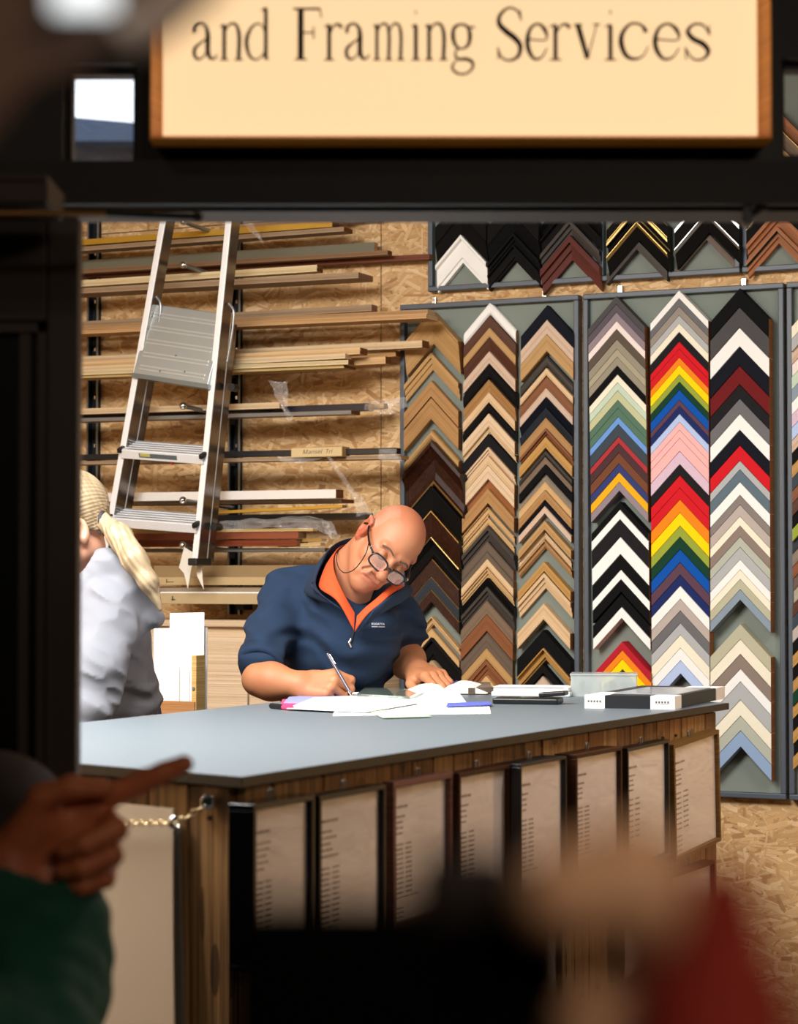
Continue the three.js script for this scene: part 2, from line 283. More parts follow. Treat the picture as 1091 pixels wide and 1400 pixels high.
  const LETTERS = [['a', 264, 299], ['n', 300, 333], ['d', 336, 368], ['F', 400, 440], ['r', 442, 469], ['a', 472, 507], ['m', 509, 554], ['i', 561, 576], ['n', 580, 613], ['g', 616, 650],
    ['S', 679, 714], ['e', 719, 749], ['r', 750, 781], ['v', 785, 820], ['i', 825, 844], ['c', 846, 887], ['e', 893, 930], ['s', 935, 972]];
  const lm = M('#140d06', 0.6);
  const base = P(0, 82, z).y, xh = P(0, 32, z).y - base;
  for (const [ch, a, b] of LETTERS) {
    const x0 = P(a, 82, z).x, wd = P(b, 82, z).x - x0, gs = [];
    for (const st of GL[ch]) {
      const straight = st.length === 2, pts = st.map(([x, y]) => V(x0 + x * wd, base + y * xh, 0));
      const cv = straight ? new THREE.LineCurve3(pts[0], pts[1]) : new THREE.CatmullRomCurve3(pts, false, 'centripetal');
      const n = straight ? 2 : st.length * 5, L = [], R = [];
      for (let i = 0; i <= n; i++) {
        const u = i / n, p = cv.getPoint(u), tn = cv.getTangent(u), f = u * (st.length - 1), j = Math.min(st.length - 2, f | 0), wv = (st[j][2] + (st[j + 1][2] - st[j][2]) * (f - j)) * xh / 2;
        L.push(new THREE.Vector2(p.x - tn.y * wv, p.y + tn.x * wv)); R.push(new THREE.Vector2(p.x + tn.y * wv, p.y - tn.x * wv));
      }
      for (let i = 0; i < n; i++) {                                    // one flat bar per step, in front of the face
        const q = [L[i], L[i + 1], R[i + 1], R[i]], zz = 0.0004 + 0.0025, a3 = [];
        for (const [i0, i1, i2] of [[0, 3, 2], [0, 2, 1]]) for (const m of [i0, i1, i2]) a3.push(q[m].x, q[m].y, zz);
        for (const [m, o] of [[0, 1], [2, 3]]) a3.push(q[m].x, q[m].y, zz, q[o].x, q[o].y, zz, q[o].x, q[o].y, 0, q[m].x, q[m].y, zz, q[o].x, q[o].y, 0, q[m].x, q[m].y, 0);
        const g = new THREE.BufferGeometry(); g.setAttribute('position', new THREE.Float32BufferAttribute(a3, 3)); g.computeVertexNormals(); gs.push(g);
      }
    }
    const g = mergeGeometries(gs).translate(-s.position.x, -s.position.y, 0);
    part('letter_' + (ch === 'F' || ch === 'S' ? 'capital_' : '') + ch.toLowerCase(), g, lm, s);
  }
}
{ // open door leaf at the left, dark brown, with a recessed panel
  const z = 2.66, R = P(108, 900, z).x, L = R - 0.62, top = P(0, 300, z).y;
  const d = thing('door_1', '', '', V(R, 0, -z)); d.userData = { kind: 'structure' };
  const dm = M('#3a2e25', 0.5), sw = 0.038;
  part('stile', rbox(sw, top - 0.02, 0.04, 0.003, -sw / 2, (top + 0.02) / 2, 0), dm, d);
  part('stile', rbox(sw, top - 0.02, 0.04, 0.003, -0.62 + sw / 2, (top + 0.02) / 2, 0), dm, d);
  const ry = P(0, 442, z).y;
  part('rail', rbox(0.62 - 2 * sw, top - ry, 0.038, 0.003, -0.31, (top + ry) / 2, 0), dm, d);
  part('rail', rbox(0.62 - 2 * sw, 0.22, 0.038, 0.003, -0.31, 0.13, 0), dm, d);
  part('panel', box(0.62 - 2 * sw, ry - 0.22, 0.012, -0.31, (ry + 0.22) / 2, -0.008), M('#0d0c0c', 0.25), d);
  const bm = 0.012;
  part('moulding', merge([box(bm, ry - 0.24, 0.012, -sw - bm / 2, (ry + 0.24) / 2, 0.006), box(0.62 - 2 * sw, bm, 0.012, -0.31, ry - bm / 2, 0.006), box(bm, ry - 0.24, 0.012, -sw - bm * 2.4, (ry + 0.24) / 2, 0.001)]), dm, d);
  part('handle', tube([V(-0.02, 1.0, 0.02), V(-0.02, 1.0, 0.055), V(-0.09, 1.0, 0.06)], 0.008), matSteelDark, d);
  // the box head over the door and its rod
  const c = thing('door_head_box', 'brown wooden box casing above the dark open door', 'casing', V(P(-120, 0, 2.5).x, P(0, 292, 2.5).y, -2.5));
  part('casing', rbox(P(76, 0, 2.5).x - P(-320, 0, 2.5).x, 0.03, 0.12, 0.004, 0, 0.016, 0), M('#3a2c24', 0.6), c);
  part('lip', rbox(P(76, 0, 2.5).x - P(-320, 0, 2.5).x, 0.006, 0.13, 0.002, 0, 0.03, 0), M('#4a382c', 0.6), c);
  const rod = thing('door_rod', 'thin brass rod with a black arm under the beam by the door', 'rod', P(145, 292, 2.45));
  part('brass_tube', cyl(V(-0.3, 0, 0), V(0, 0, 0), 0.0035), M('#b98a4e', 0.3, { metalness: 0.8 }), rod);
  part('black_arm', cyl(V(0, 0.001, 0), V(0.098, 0.005, -0.05), 0.0045), matBlack, rod);
  part('end_knob', new THREE.SphereGeometry(0.007, 12, 8).translate(0.098, 0.005, -0.05), matBlack, rod);
}
// ---------------------------------------------------------------- sample boards and frame corner samples
const ORD = ['first', 'second', 'third', 'fourth', 'fifth', 'sixth', 'seventh', 'eighth', 'ninth', 'tenth', 'eleventh', 'twelfth', 'thirteenth', 'fourteenth', 'fifteenth', 'sixteenth', 'seventeenth', 'eighteenth', 'nineteenth', 'twentieth',
  'twenty-first', 'twenty-second', 'twenty-third', 'twenty-fourth', 'twenty-fifth', 'twenty-sixth', 'twenty-seventh', 'twenty-eighth', 'twenty-ninth', 'thirtieth', 'thirty-first', 'thirty-second', 'thirty-third', 'thirty-fourth', 'thirty-fifth', 'thirty-sixth', 'thirty-seventh', 'thirty-eighth'];
function sampleBoard(label, L, R, yb, yt) {                            // wall coordinates
  const w = R - L, h = yt - yb, f = 0.016, g = thing('sample_board', label, 'display board', wp((L + R) / 2, yb, 0.001), -WALL_TURN);
  part('backing', uvBox(box(w - 2 * f, h - 2 * f, 0.012, 0, h / 2, 0.006)), matFelt, g, 'grey-green felt backing');
  const rail = (a, b, x, y) => part('frame_rail', rbox(a, b, 0.034, 0.003, x, y, 0.017), matFrameGrey, g);
  rail(w, f, 0, f / 2); rail(w, f, 0, h - f / 2); rail(f, h - 2 * f, -w / 2 + f / 2, h / 2); rail(f, h - 2 * f, w / 2 - f / 2, h / 2);
  for (const x of [-0.32, 0.3]) {
    const c = part('wall_clip', rbox(0.014, 0.028, 0.006, 0.002, x * w, h + 0.008, 0.012), matChrome, g);
    part('screw', cyl(V(x * w, h + 0.012, 0.014), V(x * w, h + 0.012, 0.018), 0.004), matGalv, c);
  }
  return g;
}
const bot = W(1030, 1090).y, topY = W(940, 396).y;
const b1L = W(553, 700).s, b1R = W(797, 700).s, b2L = W(803, 700).s, b2R = W(1077, 700).s, b3L = W(1081, 700).s;
sampleBoard('grey framed sample board carrying natural and dark wood corner samples', b1L, b1R, bot, topY);
sampleBoard('grey framed sample board carrying the rainbow and monochrome corner samples', b2L, b2R, bot, topY);
sampleBoard('grey framed sample board beside the rainbow one, with gilt corner samples', b3L, b3L + (b2R - b2L), bot, topY);
const ub = W(700, 394).y, ut = ub + 0.62;
const uaL = W(591, 395).s, uaR = W(822, 390).s, ubR = W(1016, 380).s;
sampleBoard('small upper sample board with black, white and mahogany corner samples', uaL, uaR, ub, ut);
sampleBoard('small upper sample board with black and gilt and silver edged corner samples', uaR + 0.004, ubR, ub, ut);
sampleBoard('small upper sample board with bronze and ivory stepped corner samples', ubR + 0.006, ubR + 0.5, ub, ut);

const endWood = wood('#a8744a', 0.8), endBlack = M('#15120f', 0.6), endPale = wood('#c49a66', 0.7);
const PROF = {
  flat: (d) => [[0, d * .92], [.03, d], [.97, d], [1, d * .95]],
  round: (d) => [[0, d * .6], [.08, d * .85], [.25, d], [.5, d * 1.02], [.75, d * .95], [.93, d * .75], [1, d * .5]],
  step: (d) => [[0, d], [.3, d], [.32, d * .72], [.62, d * .68], [.64, d * .5], [1, d * .46]],
  scoop: (d) => [[0, d], [.1, d * 1.04], [.16, d * .9], [.4, d * .6], [.7, d * .5], [.86, d * .58], [.9, d * .72], [1, d * .66]],
  lip: (d) => [[0, d], [.14, d * 1.02], [.2, d * .7], [.8, d * .66], [.84, d * .5], [1, d * .48]],
  slope: (d) => [[0, d * 1.02], [.06, d * 1.02], [.1, d * .95], [1, d * .55]],
};
function armGeo(w, t, k, prof, v0, v1, dir) {                         // sheared moulding from the mitre (x = 0) to the cut end (x = w)
  const cl = prof.filter(([v]) => v > v0 && v < v1), at = (v) => { for (let i = 1; i < prof.length; i++) if (v <= prof[i][0]) { const [a, b] = [prof[i - 1], prof[i]]; return b[0] === a[0] ? b[1] : a[1] + (b[1] - a[1]) * (v - a[0]) / (b[0] - a[0]); } return prof.at(-1)[1]; };
  const pts = [[v0, 0.002], [v0, at(v0)], ...cl, [v1, at(v1)], [v1, 0.002]], a = [], uv = [];
  const q = (x, v, z) => [dir * x, -x * k - v * t, z];
  let acc = 0;
  for (let i = 0; i + 1 < pts.length; i++) {
    const [va, za] = pts[i], [vb, zb] = pts[i + 1], len = Math.hypot((vb - va) * t, zb - za);
    const A = q(0, va, za), B = q(w, va, za), C = q(w, vb, zb), D = q(0, vb, zb), L = w * 1.45;
    const f = dir > 0 ? [[A, 0, 0], [D, 0, 1], [C, 1, 1], [A, 0, 0], [C, 1, 1], [B, 1, 0]] : [[A, 0, 0], [C, 1, 1], [D, 0, 1], [A, 0, 0], [B, 1, 0], [C, 1, 1]];
    for (const [p, u, v] of f) { a.push(...p); uv.push(u * L, acc + v * len); }
    acc += len;
  }
  const g = new THREE.BufferGeometry(); g.setAttribute('position', new THREE.Float32BufferAttribute(a, 3)); g.setAttribute('uv', new THREE.Float32BufferAttribute(uv, 2)); g.computeVertexNormals(); return g;
}
function capGeo(w, t, k, prof, dir) {
  const pts = [[0, 0.002], ...prof, [1, 0.002]], a = [], uv = [];
  const q = (v, z) => [dir * w, -w * k - v * t, z];
  for (let i = 0; i + 1 < pts.length; i++) {
    const [va, za] = pts[i], [vb, zb] = pts[i + 1];
    const A = q(va, za), B = q(vb, zb), C = q(vb, 0.002), D = q(va, 0.002), f = dir > 0 ? [A, C, B, A, D, C] : [A, B, C, A, C, D];
    for (const p of f) { a.push(...p); uv.push(p[2], p[1]); }
  }
  const g = new THREE.BufferGeometry(); g.setAttribute('position', new THREE.Float32BufferAttribute(a, 3)); g.setAttribute('uv', new THREE.Float32BufferAttribute(uv, 2)); g.computeVertexNormals(); return g;
}
const KARM = 1.06;
const paints = {}; const paint = (c) => paints[c] ??= new THREE.MeshPhysicalMaterial({ color: c, roughness: .8, specularIntensity: .3 });
// one sample: apex on the board, half width, vertical thickness, depth, face, optional gilt line(s) [v0, v1, material]
function sample(label, group, apexS, y, half, t, d, pname, face, ends, lines = [], base = 0.014) {
  const g = thing('corner_sample', label, 'frame sample', wp(apexS, y, base), -WALL_TURN, group), pr = PROF[pname](d);
  for (const dir of [-1, 1]) {
    const arm = part('arm', armGeo(half, t, KARM, pr, 0, 1, dir), face, g);
    part('cut_end', capGeo(half, t, KARM, pr, dir), ends, arm);
    for (const [a, b, m] of lines) part('gilt_line', armGeo(half, t, KARM, pr.map(([v, z]) => [v, z + 0.0012]), a, b, dir), m, arm);
  }
  return g;
}
const COL = {
  white: ['#efeeea', 'flat'], cream: ['#ece5cf', 'flat'], pinkwhite: ['#eadcd6', 'flat'], black: ['#08080a', 'flat'], charcoal: ['#1c1b1d', 'flat'], navyblack: ['#0f121d', 'flat'], grey: ['#6b6a6c', 'flat'], darkgrey: ['#4c4a4c', 'flat'], lightgrey: ['#aeb0b0', 'flat'], warmgrey: ['#857c78', 'flat'],
  taupe: ['#8b7b71', 'flat'], lighttaupe: ['#b6aaa2', 'flat'], greytaupe: ['#93897f', 'flat'], mauve: ['#5b545c', 'flat'], mauvegrey: ['#8f8188', 'flat'], khaki: ['#a59d85', 'flat'], khakigrey: ['#938c7b', 'flat'], paleolive: ['#b7b49a', 'flat'], darktaupe: ['#5b5147', 'flat'],
  mint: ['#bfd0bb', 'flat'], palegreen: ['#bdbf97', 'flat'], green: ['#547360', 'flat'], skyblue: ['#6b97d6', 'flat'], slate: ['#3c464e', 'flat'], bluegrey: ['#8797a5', 'flat'], slateblue: ['#5e707b', 'flat'], red: ['#cc1a25', 'flat'], darkred: ['#6b181c', 'flat'], crimson: ['#b3202f', 'flat'], brickred: ['#a9363a', 'flat'],
  plum: ['#5a3f4f', 'flat'], plumbrown: ['#4b3135', 'flat'], brown: ['#71452f', 'flat'], indigo: ['#333d72', 'flat'], navy: ['#1d2b60', 'flat'], yellow: ['#fbd308', 'flat'], amber: ['#f3ac1d', 'flat'], orange: ['#f0841c', 'flat'], olive: ['#93a03b', 'flat'], forest: ['#123c2a', 'flat'], blue: ['#0a50a8', 'flat'], periwinkle: ['#b0c4ea', 'flat'], lightblue: ['#b3c5e8', 'flat'], pink: ['#efb3b1', 'flat'], lilac: ['#d3b8ca', 'flat'], dustyblue: ['#8ea6c6', 'flat'], greygreen: ['#b1b4a6', 'flat'],
};
const WOODS = { oak: '#c6a06a', tan: '#b98f5c', paleoak: '#dcb782', ash: '#e7c9a0', maple: '#ebd2b2', limed: '#dcc4b0', walnut: '#5d3a2a', darkwalnut: '#33201a', chestnut: '#8d5a38', greyoak: '#6f6155', greybrown: '#83705e', darkgreyoak: '#45403c', mahogany: '#5c2012', honey: '#c89c58', cherry: '#b0744a', slatewood: '#2f3742', ebony: '#0d0b0b', drift: '#8f8577' };
const NICE = { pinkwhite: 'pinkish white', navyblack: 'blue-black', darkgrey: 'dark grey', lightgrey: 'light grey', warmgrey: 'warm grey', lighttaupe: 'pale taupe', greytaupe: 'grey taupe', mauvegrey: 'mauve grey', khakigrey: 'khaki grey', paleolive: 'pale olive', darktaupe: 'dark taupe', palegreen: 'pale green', skyblue: 'sky blue', bluegrey: 'blue-grey', slateblue: 'slate blue', darkred: 'dark red', brickred: 'brick red', plumbrown: 'plum brown', lightblue: 'light blue', dustyblue: 'dusty blue', greygreen: 'grey-green',
  paleoak: 'pale oak', darkwalnut: 'dark walnut', greyoak: 'grey oak', greybrown: 'grey-brown wood', darkgreyoak: 'dark grey oak', slatewood: 'slate stained wood', oak: 'oak', drift: 'driftwood grey' };
const gold = M('#a8894e', 0.35, { metalness: 0.7 }), silver = M('#a9a9a6', 0.3, { metalness: 0.8 });
// columns: pixel edges at the top and bottom of the column, then [apex y, colour, options]; a number alone ends a sample (bare felt below)
function column(where, group, xl0, xr0, xl1, xr1, y0, y1, list, style) {
  let prev = null, n = 0;
  for (let i = 0; i < list.length; i++) {
    const it = list[i]; if (typeof it === 'number') { prev = null; continue; }
    const [py, c, o = {}] = it, nx = list[i + 1], end = o.t ? py + o.t : nx === undefined ? py + 14 : typeof nx === 'number' ? nx : nx[0];
    const f = Math.max(0, (py - y0) / (y1 - y0)), xl = xl0 + (xl1 - xl0) * f, xr = xr0 + (xr1 - xr0) * f;
    const off = 0.014, isW = c in WOODS;
    const d = o.d ?? (style === 'paint' ? 0.046 : rr(0.018, 0.034)), front = off + d;
    const L = W(xl, py, front).s, R = W(xr, py, front).s, A = W((xl + xr) / 2, py, front), B = W((xl + xr) / 2, end, front);
    const t = Math.max(0.012, (A.y - B.y) * (typeof nx === 'number' || o.t ? 1 : 0.985));
    const face = o.burl ? burl(c === 'darkwalnut' ? '#6b4030' : WOODS[c]) : c === 'ebony' ? paint(WOODS[c]) : isW ? wood(WOODS[c], o.rough ?? 0.5) : paint(COL[c][0]);
    const pn = o.p ?? (style === 'paint' ? 'flat' : ['flat', 'round', 'flat', 'slope', 'step'][(n * 7 + i * 3) % 5]);
    const ends = style === 'paint' ? endWood : isW ? (['ebony', 'darkwalnut', 'darkgreyoak', 'slatewood'].includes(c) ? endBlack : wood('#8f6238', 0.7)) : (['black', 'navyblack', 'charcoal'].includes(c) ? endBlack : endPale);
    const nm = NICE[c] ?? c, label = `${nm} ${isW && !/wood|oak/.test(nm) ? 'wood ' : ''}corner sample, ${ORD[n]} down ${where}`;
    sample(label, group, (L + R) / 2, A.y, (R - L) / 2 * (o.w ?? 1), t, d, pn, face, ends, o.lines ?? []);
    n++; prev = nm;
  }
}
const g1 = [[0, .05, gold]], g2 = [[0, .04, gold], [.86, .92, gold]];
column('the first column of the wooden sample board', 'corner samples in the first wood column', 552, 626, 552, 628, 425, 930, [
  [425, 'oak', { p: 'slope', d: .05, t: 44 }], 470, [482, 'oak', { p: 'step', d: .03, t: 23 }], 505, [520, 'tan', { t: 22, p: 'flat' }], 542, [544, 'tan', { t: 29, p: 'flat' }], 573, [587, 'oak', { p: 'round', t: 15, d: .035 }],
  [603, 'darkwalnut', { p: 'scoop', d: .07, burl: 1, lines: [[.9, .96, gold]], w: 1.06 }], [664, 'ebony', { p: 'slope', d: .05 }], [698, 'darkwalnut', { burl: 1, lines: g1, p: 'slope', d: .045 }], [734, 'ebony', { lines: g1, p: 'scoop', d: .045 }], [762, 'darkwalnut', { burl: 1, lines: g1, p: 'flat' }], [788, 'slatewood', { p: 'flat', lines: g1 }], [806, 'darkwalnut', { burl: 1, lines: g1, t: 17, p: 'flat' }], 824,
  [843, 'paleoak', { t: 11, p: 'lip', d: .035 }], 855, [859, 'paleoak', { t: 12, p: 'flat' }], [872, 'ebony', { p: 'lip', d: .04, t: 28 }], [903, 'ash', { t: 12 }], 916], 'wood');
column('the middle column of the wooden sample board', 'corner samples in the middle wood column', 634, 705, 629, 700, 412, 930, [
  [412, 'white', { p: 'round' }], [431, 'walnut'], [447, 'oak'], [461, 'walnut', { p: 'slope' }], [480, 'limed', { p: 'flat' }], [497, 'ebony', { p: 'round', d: .034 }], [519, 'tan', { p: 'slope' }], [536, 'ash', { p: 'flat' }], [550, 'ebony', { p: 'round' }], [565, 'maple', { p: 'flat' }], [582, 'ash', { p: 'lip', t: 10 }], [593, 'charcoal', { p: 'slope' }], [611, 'maple', { p: 'step' }], [623, 'ash'], [636, 'maple', { p: 'flat' }],
  [655, 'cherry', { p: 'slope' }], [668, 'tan', { t: 20, p: 'flat' }], [693, 'paleoak', { t: 11, p: 'lip' }], [707, 'paleoak', { t: 10, p: 'lip' }], [719, 'darkgreyoak', { p: 'step' }], [740, 'greyoak', { p: 'flat' }], [755, 'greyoak', { t: 9 }], [764, 'ash', { p: 'flat', t: 11 }], [776, 'paleoak', { p: 'step' }], [790, 'ebony', { p: 'slope' }], [802, 'darkgreyoak', { p: 'step' }], [821, 'greybrown', { p: 'flat' }], [840, 'chestnut', { p: 'flat' }], [863, 'greyoak', { p: 'flat' }], [886, 'oak', { p: 'flat', t: 15 }], [902, 'chestnut', { p: 'step' }], [924, 'paleoak', { t: 13 }]], 'wood');
column('the last column of the wooden sample board', 'corner samples in the last wood column', 712, 784, 706, 778, 417, 930, [
  [417, 'navyblack', { p: 'flat' }], [437, 'limed', { p: 'flat' }], [457, 'oak', { t: 23, p: 'flat' }], [485, 'darkgreyoak', { p: 'round' }], [503, 'ash'], [513, 'chestnut', { p: 'flat' }], [530, 'limed', { p: 'flat' }], [543, 'navyblack', { p: 'slope' }], [558, 'slatewood', { p: 'slope' }], [571, 'tan', { p: 'flat' }], [586, 'chestnut', { p: 'step' }], [597, 'honey', { t: 15, p: 'flat' }], [615, 'darkgreyoak', { p: 'round' }], [625, 'greybrown'], [635, 'black', { p: 'flat' }], [647, 'drift', { p: 'flat' }],
  [658, 'paleoak'], [670, 'tan', { p: 'flat' }], [683, 'navyblack', { p: 'round' }], [692, 'limed', { t: 10, p: 'flat' }], 703, [712, 'oak', { t: 12, p: 'flat', d: .035 }], [727, 'ash', { t: 10, p: 'lip' }], [739, 'tan', { t: 10, p: 'lip' }], 750, [768, 'honey', { t: 13, p: 'flat', d: .036 }], [783, 'ash', { t: 21, p: 'step', d: .03 }], 806, [825, 'ash', { t: 22, p: 'flat', d: .036 }], 848, [861, 'black', { t: 24, p: 'flat', d: .04 }], [886, 'honey', { t: 16, p: 'lip', d: .05 }], [908, 'ebony', { t: 12 }], [924, 'limed', { t: 14 }]], 'wood');
column('the earth and jewel toned column of the painted board', 'corner samples in the muted painted column', 804, 881, 811, 889, 405, 830, [
  [405, 'darkgrey'], [416, 'mauve'], [427, 'mauvegrey'], [439, 'pinkwhite'], [450, 'darktaupe'], [464, 'khakigrey'], [477, 'khaki'], [488, 'khakigrey'], [500, 'black'], [512, 'cream'], [523, 'mint'], [534, 'palegreen'], [547, 'green'], [558, 'green'], [570, 'skyblue'], [580, 'slate'], [597, 'brickred'], [606, 'plumbrown'], [619, 'brown'], [634, 'indigo'], [646, 'amber'], [659, 'mauvegrey', { t: 12 }], 672,
  [686, 'black', { t: 10 }], [697, 'white'], [710, 'charcoal'], [734, 'white'], [758, 'black'], [779, 'white'], [792, 'black', { t: 17 }], [812, 'black', { t: 17 }], [830, 'white', { t: 15 }], 846, [877, 'crimson', { d: .06, w: .98 }], [889, 'orange', { d: .058 }], [901, 'yellow', { d: .056, t: 14 }], [915, 'forest', { d: .054, t: 12 }]], 'paint');
column('the bright rainbow column of the painted board', 'corner samples in the rainbow column', 889, 968, 891, 970, 397, 900, [
  [397, 'white'], [408, 'grey'], [419, 'greytaupe'], [431, 'lightgrey'], [442, 'cream'], [454, 'charcoal'], [467, 'red'], [477, 'red'], [489, 'orange'], [499, 'yellow'], [512, 'olive'], [522, 'forest'], [533, 'blue'], [547, 'plum'], [555, 'navy'], [566, 'periwinkle'], [577, 'pink'], [588, 'pink'], [599, 'pink'], [617, 'lilac'], [635, 'charcoal'], [650, 'red'], [667, 'red'], [683, 'orange'], [701, 'yellow'], [719, 'olive'], [734, 'forest'], [751, 'blue'], [769, 'plum'], [786, 'navy'], [801, 'white'], [819, 'lighttaupe'], [835, 'grey'], [852, 'lightgrey'], [868, 'cream'], [886, 'white'], [903, 'lightblue', { t: 18 }]], 'paint');
column('the wide neutral column of the painted board', 'corner samples in the neutral column', 971, 1051, 971, 1054, 394, 950, [
  [394, 'black'], [420, 'darkgrey'], [448, 'white'], [474, 'navyblack'], [500, 'darkred'], [526, 'charcoal'], [545, 'grey'], [566, 'white'], [588, 'navyblack'], [609, 'red'], [630, 'lightgrey'], [642, 'slateblue'], [659, 'white'], [677, 'warmgrey'], [690, 'lighttaupe'], [706, 'cream'], [719, 'taupe'], [734, 'greygreen'], [748, 'lightgrey'], [765, 'white'], [779, 'cream'], [792, 'paleolive'], [806, 'bluegrey', { t: 14 }], 821,
  [853, 'paleolive'], [874, 'cream'], [894.5, 'taupe'], [914.5, 'white'], [932, 'lightgrey'], [957, 'cream'], [979, 'greygreen'], [999, 'dustyblue', { t: 22 }]], 'paint');
{ // board at the right edge: gilt and pastel samples
  const cs = ['cream', 'lightgrey', 'limed', 'pinkwhite', 'mint', 'bluegrey', 'white', 'lilac', 'periwinkle', 'limed', 'ebony', 'honey', 'slate', 'chestnut', 'walnut', 'ebony', 'olive', 'slatewood', 'drift', 'chestnut', 'greyoak', 'khaki', 'walnut', 'slate', 'lighttaupe', 'ebony', 'honey', 'ebony', 'gilt', 'forest', 'honey', 'ebony', 'honey', 'ebony', 'honey'];
  const list = []; let y = 404; for (const c of cs) { list.push([y, c === 'gilt' ? 'honey' : c]); y += 17.4; } list.push(y);
  column('the column on the board past the neutral samples', 'corner samples on the board at the edge', 1082, 1158, 1084, 1160, 404, 1020, list, 'wood');
}
const upTop = 200;
const upper = (where, group, xl, xr, rows) => column(where, group, xl, xr, xl, xr, 290, 400, rows, 'wood');
upper('the upper column with the single white sample', 'corner samples in the upper white-tipped column', 595, 664, [[268, 'ebony', { d: .05 }], [294, 'ebony', { p: 'slope', d: .045 }], [321, 'white', { p: 'lip', d: .04, t: 37 }], 358]);
upper('the all-black upper column', 'corner samples in the all-black upper column', 666, 736, [[268, 'ebony', { d: .05 }], [294, 'black', { p: 'slope', d: .05 }], [318, 'black', { p: 'step', d: .045 }], [334, 'ebony', { p: 'lip', d: .04, t: 21 }], 355]);
upper('the upper column with the mahogany sample', 'corner samples in the upper mahogany column', 738, 819, [[262, 'ebony', { p: 'scoop', d: .05 }], [280, 'ebony', { p: 'lip', d: .05 }], [300, 'darkgreyoak', { p: 'step', d: .045 }], [321, 'mahogany', { p: 'step', d: .045, t: 33 }], 355]);
upper('the upper column of black and gold samples', 'corner samples in the upper gold column', 829, 912, [[265, 'ebony', { lines: g2, d: .05 }], [284, 'ebony', { lines: [[0, .2, gold], [.7, .82, gold]], p: 'step', d: .05 }], [303, 'ebony', { p: 'slope', lines: [[0, .24, gold]], d: .06, t: 24 }], [327, 'darkgreyoak', { p: 'flat', d: .03, t: 14 }], 342]);
upper('the upper column of black and silver samples', 'corner samples in the upper silver column', 922, 1010, [[262, 'ebony', { lines: [[0, .2, silver]], d: .05 }], [290, 'ebony', { p: 'slope', lines: [[0, .24, silver]], d: .06, t: 26 }], [316, 'greyoak', { p: 'flat', d: .02, t: 12 }], 328]);
upper('the upper column of bronze stepped samples', 'corner samples in the upper bronze column', 1020, 1104, [[150, 'cherry', { p: 'step', d: .05 }], [172, 'greybrown', { p: 'step', d: .05, lines: g1 }], [196, 'paleoak', { p: 'slope', d: .05 }], [222, 'ebony', { d: .05 }], [246, 'ash', { p: 'step', d: .05 }], [266, 'ebony', { d: .045, lines: g1 }], [286, 'cherry', { p: 'step', d: .045 }], [309, 'cherry', { p: 'step', d: .045, t: 22, lines: [[.3, .4, endBlack]] }], 332]);
// ---------------------------------------------------------------- moulding rack on the back wall
const hash = (x, y, z) => { const s = Math.sin(x * 127.1 + y * 311.7 + z * 74.7) * 43758.5453; return s - Math.floor(s); };
function noise3(x, y, z) {
  const i = Math.floor(x), j = Math.floor(y), k = Math.floor(z), f = (t) => t * t * (3 - 2 * t), u = f(x - i), v = f(y - j), w = f(z - k), L = (a, b, t) => a + (b - a) * t;
  return L(L(L(hash(i, j, k), hash(i + 1, j, k), u), L(hash(i, j + 1, k), hash(i + 1, j + 1, k), u), v), L(L(hash(i, j, k + 1), hash(i + 1, j, k + 1), u), L(hash(i, j + 1, k + 1), hash(i + 1, j + 1, k + 1), u), v), w) * 2 - 1;
}
const rackUprights = {};
for (const [px, lab] of [[131, 'dark slotted metal upright of the moulding rack behind the ladder'], [325, 'dark slotted metal upright of the moulding rack right of the ladder']]) {
  const a = W(px, 840), b = W(px, 250), h = b.y - a.y;
  const u = rackUprights[px] = thing('rack_upright', lab, 'rack upright', wp(a.s, a.y, 0.001), -WALL_TURN);
  part('channel', merge([box(0.028, h, 0.006, 0, h / 2, 0.003), box(0.004, h, 0.026, -0.014, h / 2, 0.013), box(0.004, h, 0.026, 0.014, h / 2, 0.013)]), matSteelDark, u);
  for (const s of [-1, 1]) part('flange', box(0.006, h, 0.003, s * 0.019, h / 2, 0.026), matGalv, u);
  for (let i = 0; i < 9; i++) part('bolt', cyl(V(0, h * (i + .5) / 9, 0.006), V(0, h * (i + .5) / 9, 0.011), 0.006, 0.006, 8), matChrome, u);
}
// support arms: rods reaching out from the uprights, with bright ball ends
const ARMS = [328, 385, 570, 694, 753, 447, 506, 626].map((y) => [325, y]);
for (const [px, py] of ARMS) {
  const a = W(px, py, 0.03), l = 0.31, g = rackUprights[px], y = a.y - g.position.y;
  const m = part('support_arm', cyl(V(0, y, 0.026), V(0, y + 0.012, l + 0.026), 0.007, 0.007, 10), matGalv, g);
  part('ball_end', new THREE.SphereGeometry(0.0115, 14, 10).translate(0, y + 0.013, l + 0.032), matChrome, m);
  part('bracket', box(0.02, 0.05, 0.012, 0, y, 0.032), matSteelDark, m);
}
function bar(a, b, h, d) {                                            // box from a to b (points on its lower middle line), h up, d deep
  const v = b.clone().sub(a), l = v.length(), g = new THREE.BoxGeometry(l, h, d).translate(l / 2, h / 2, 0);
  return uvBox(g).applyQuaternion(new THREE.Quaternion().setFromUnitVectors(V(1, 0, 0), v.normalize())).translate(a.x, a.y, a.z);
}
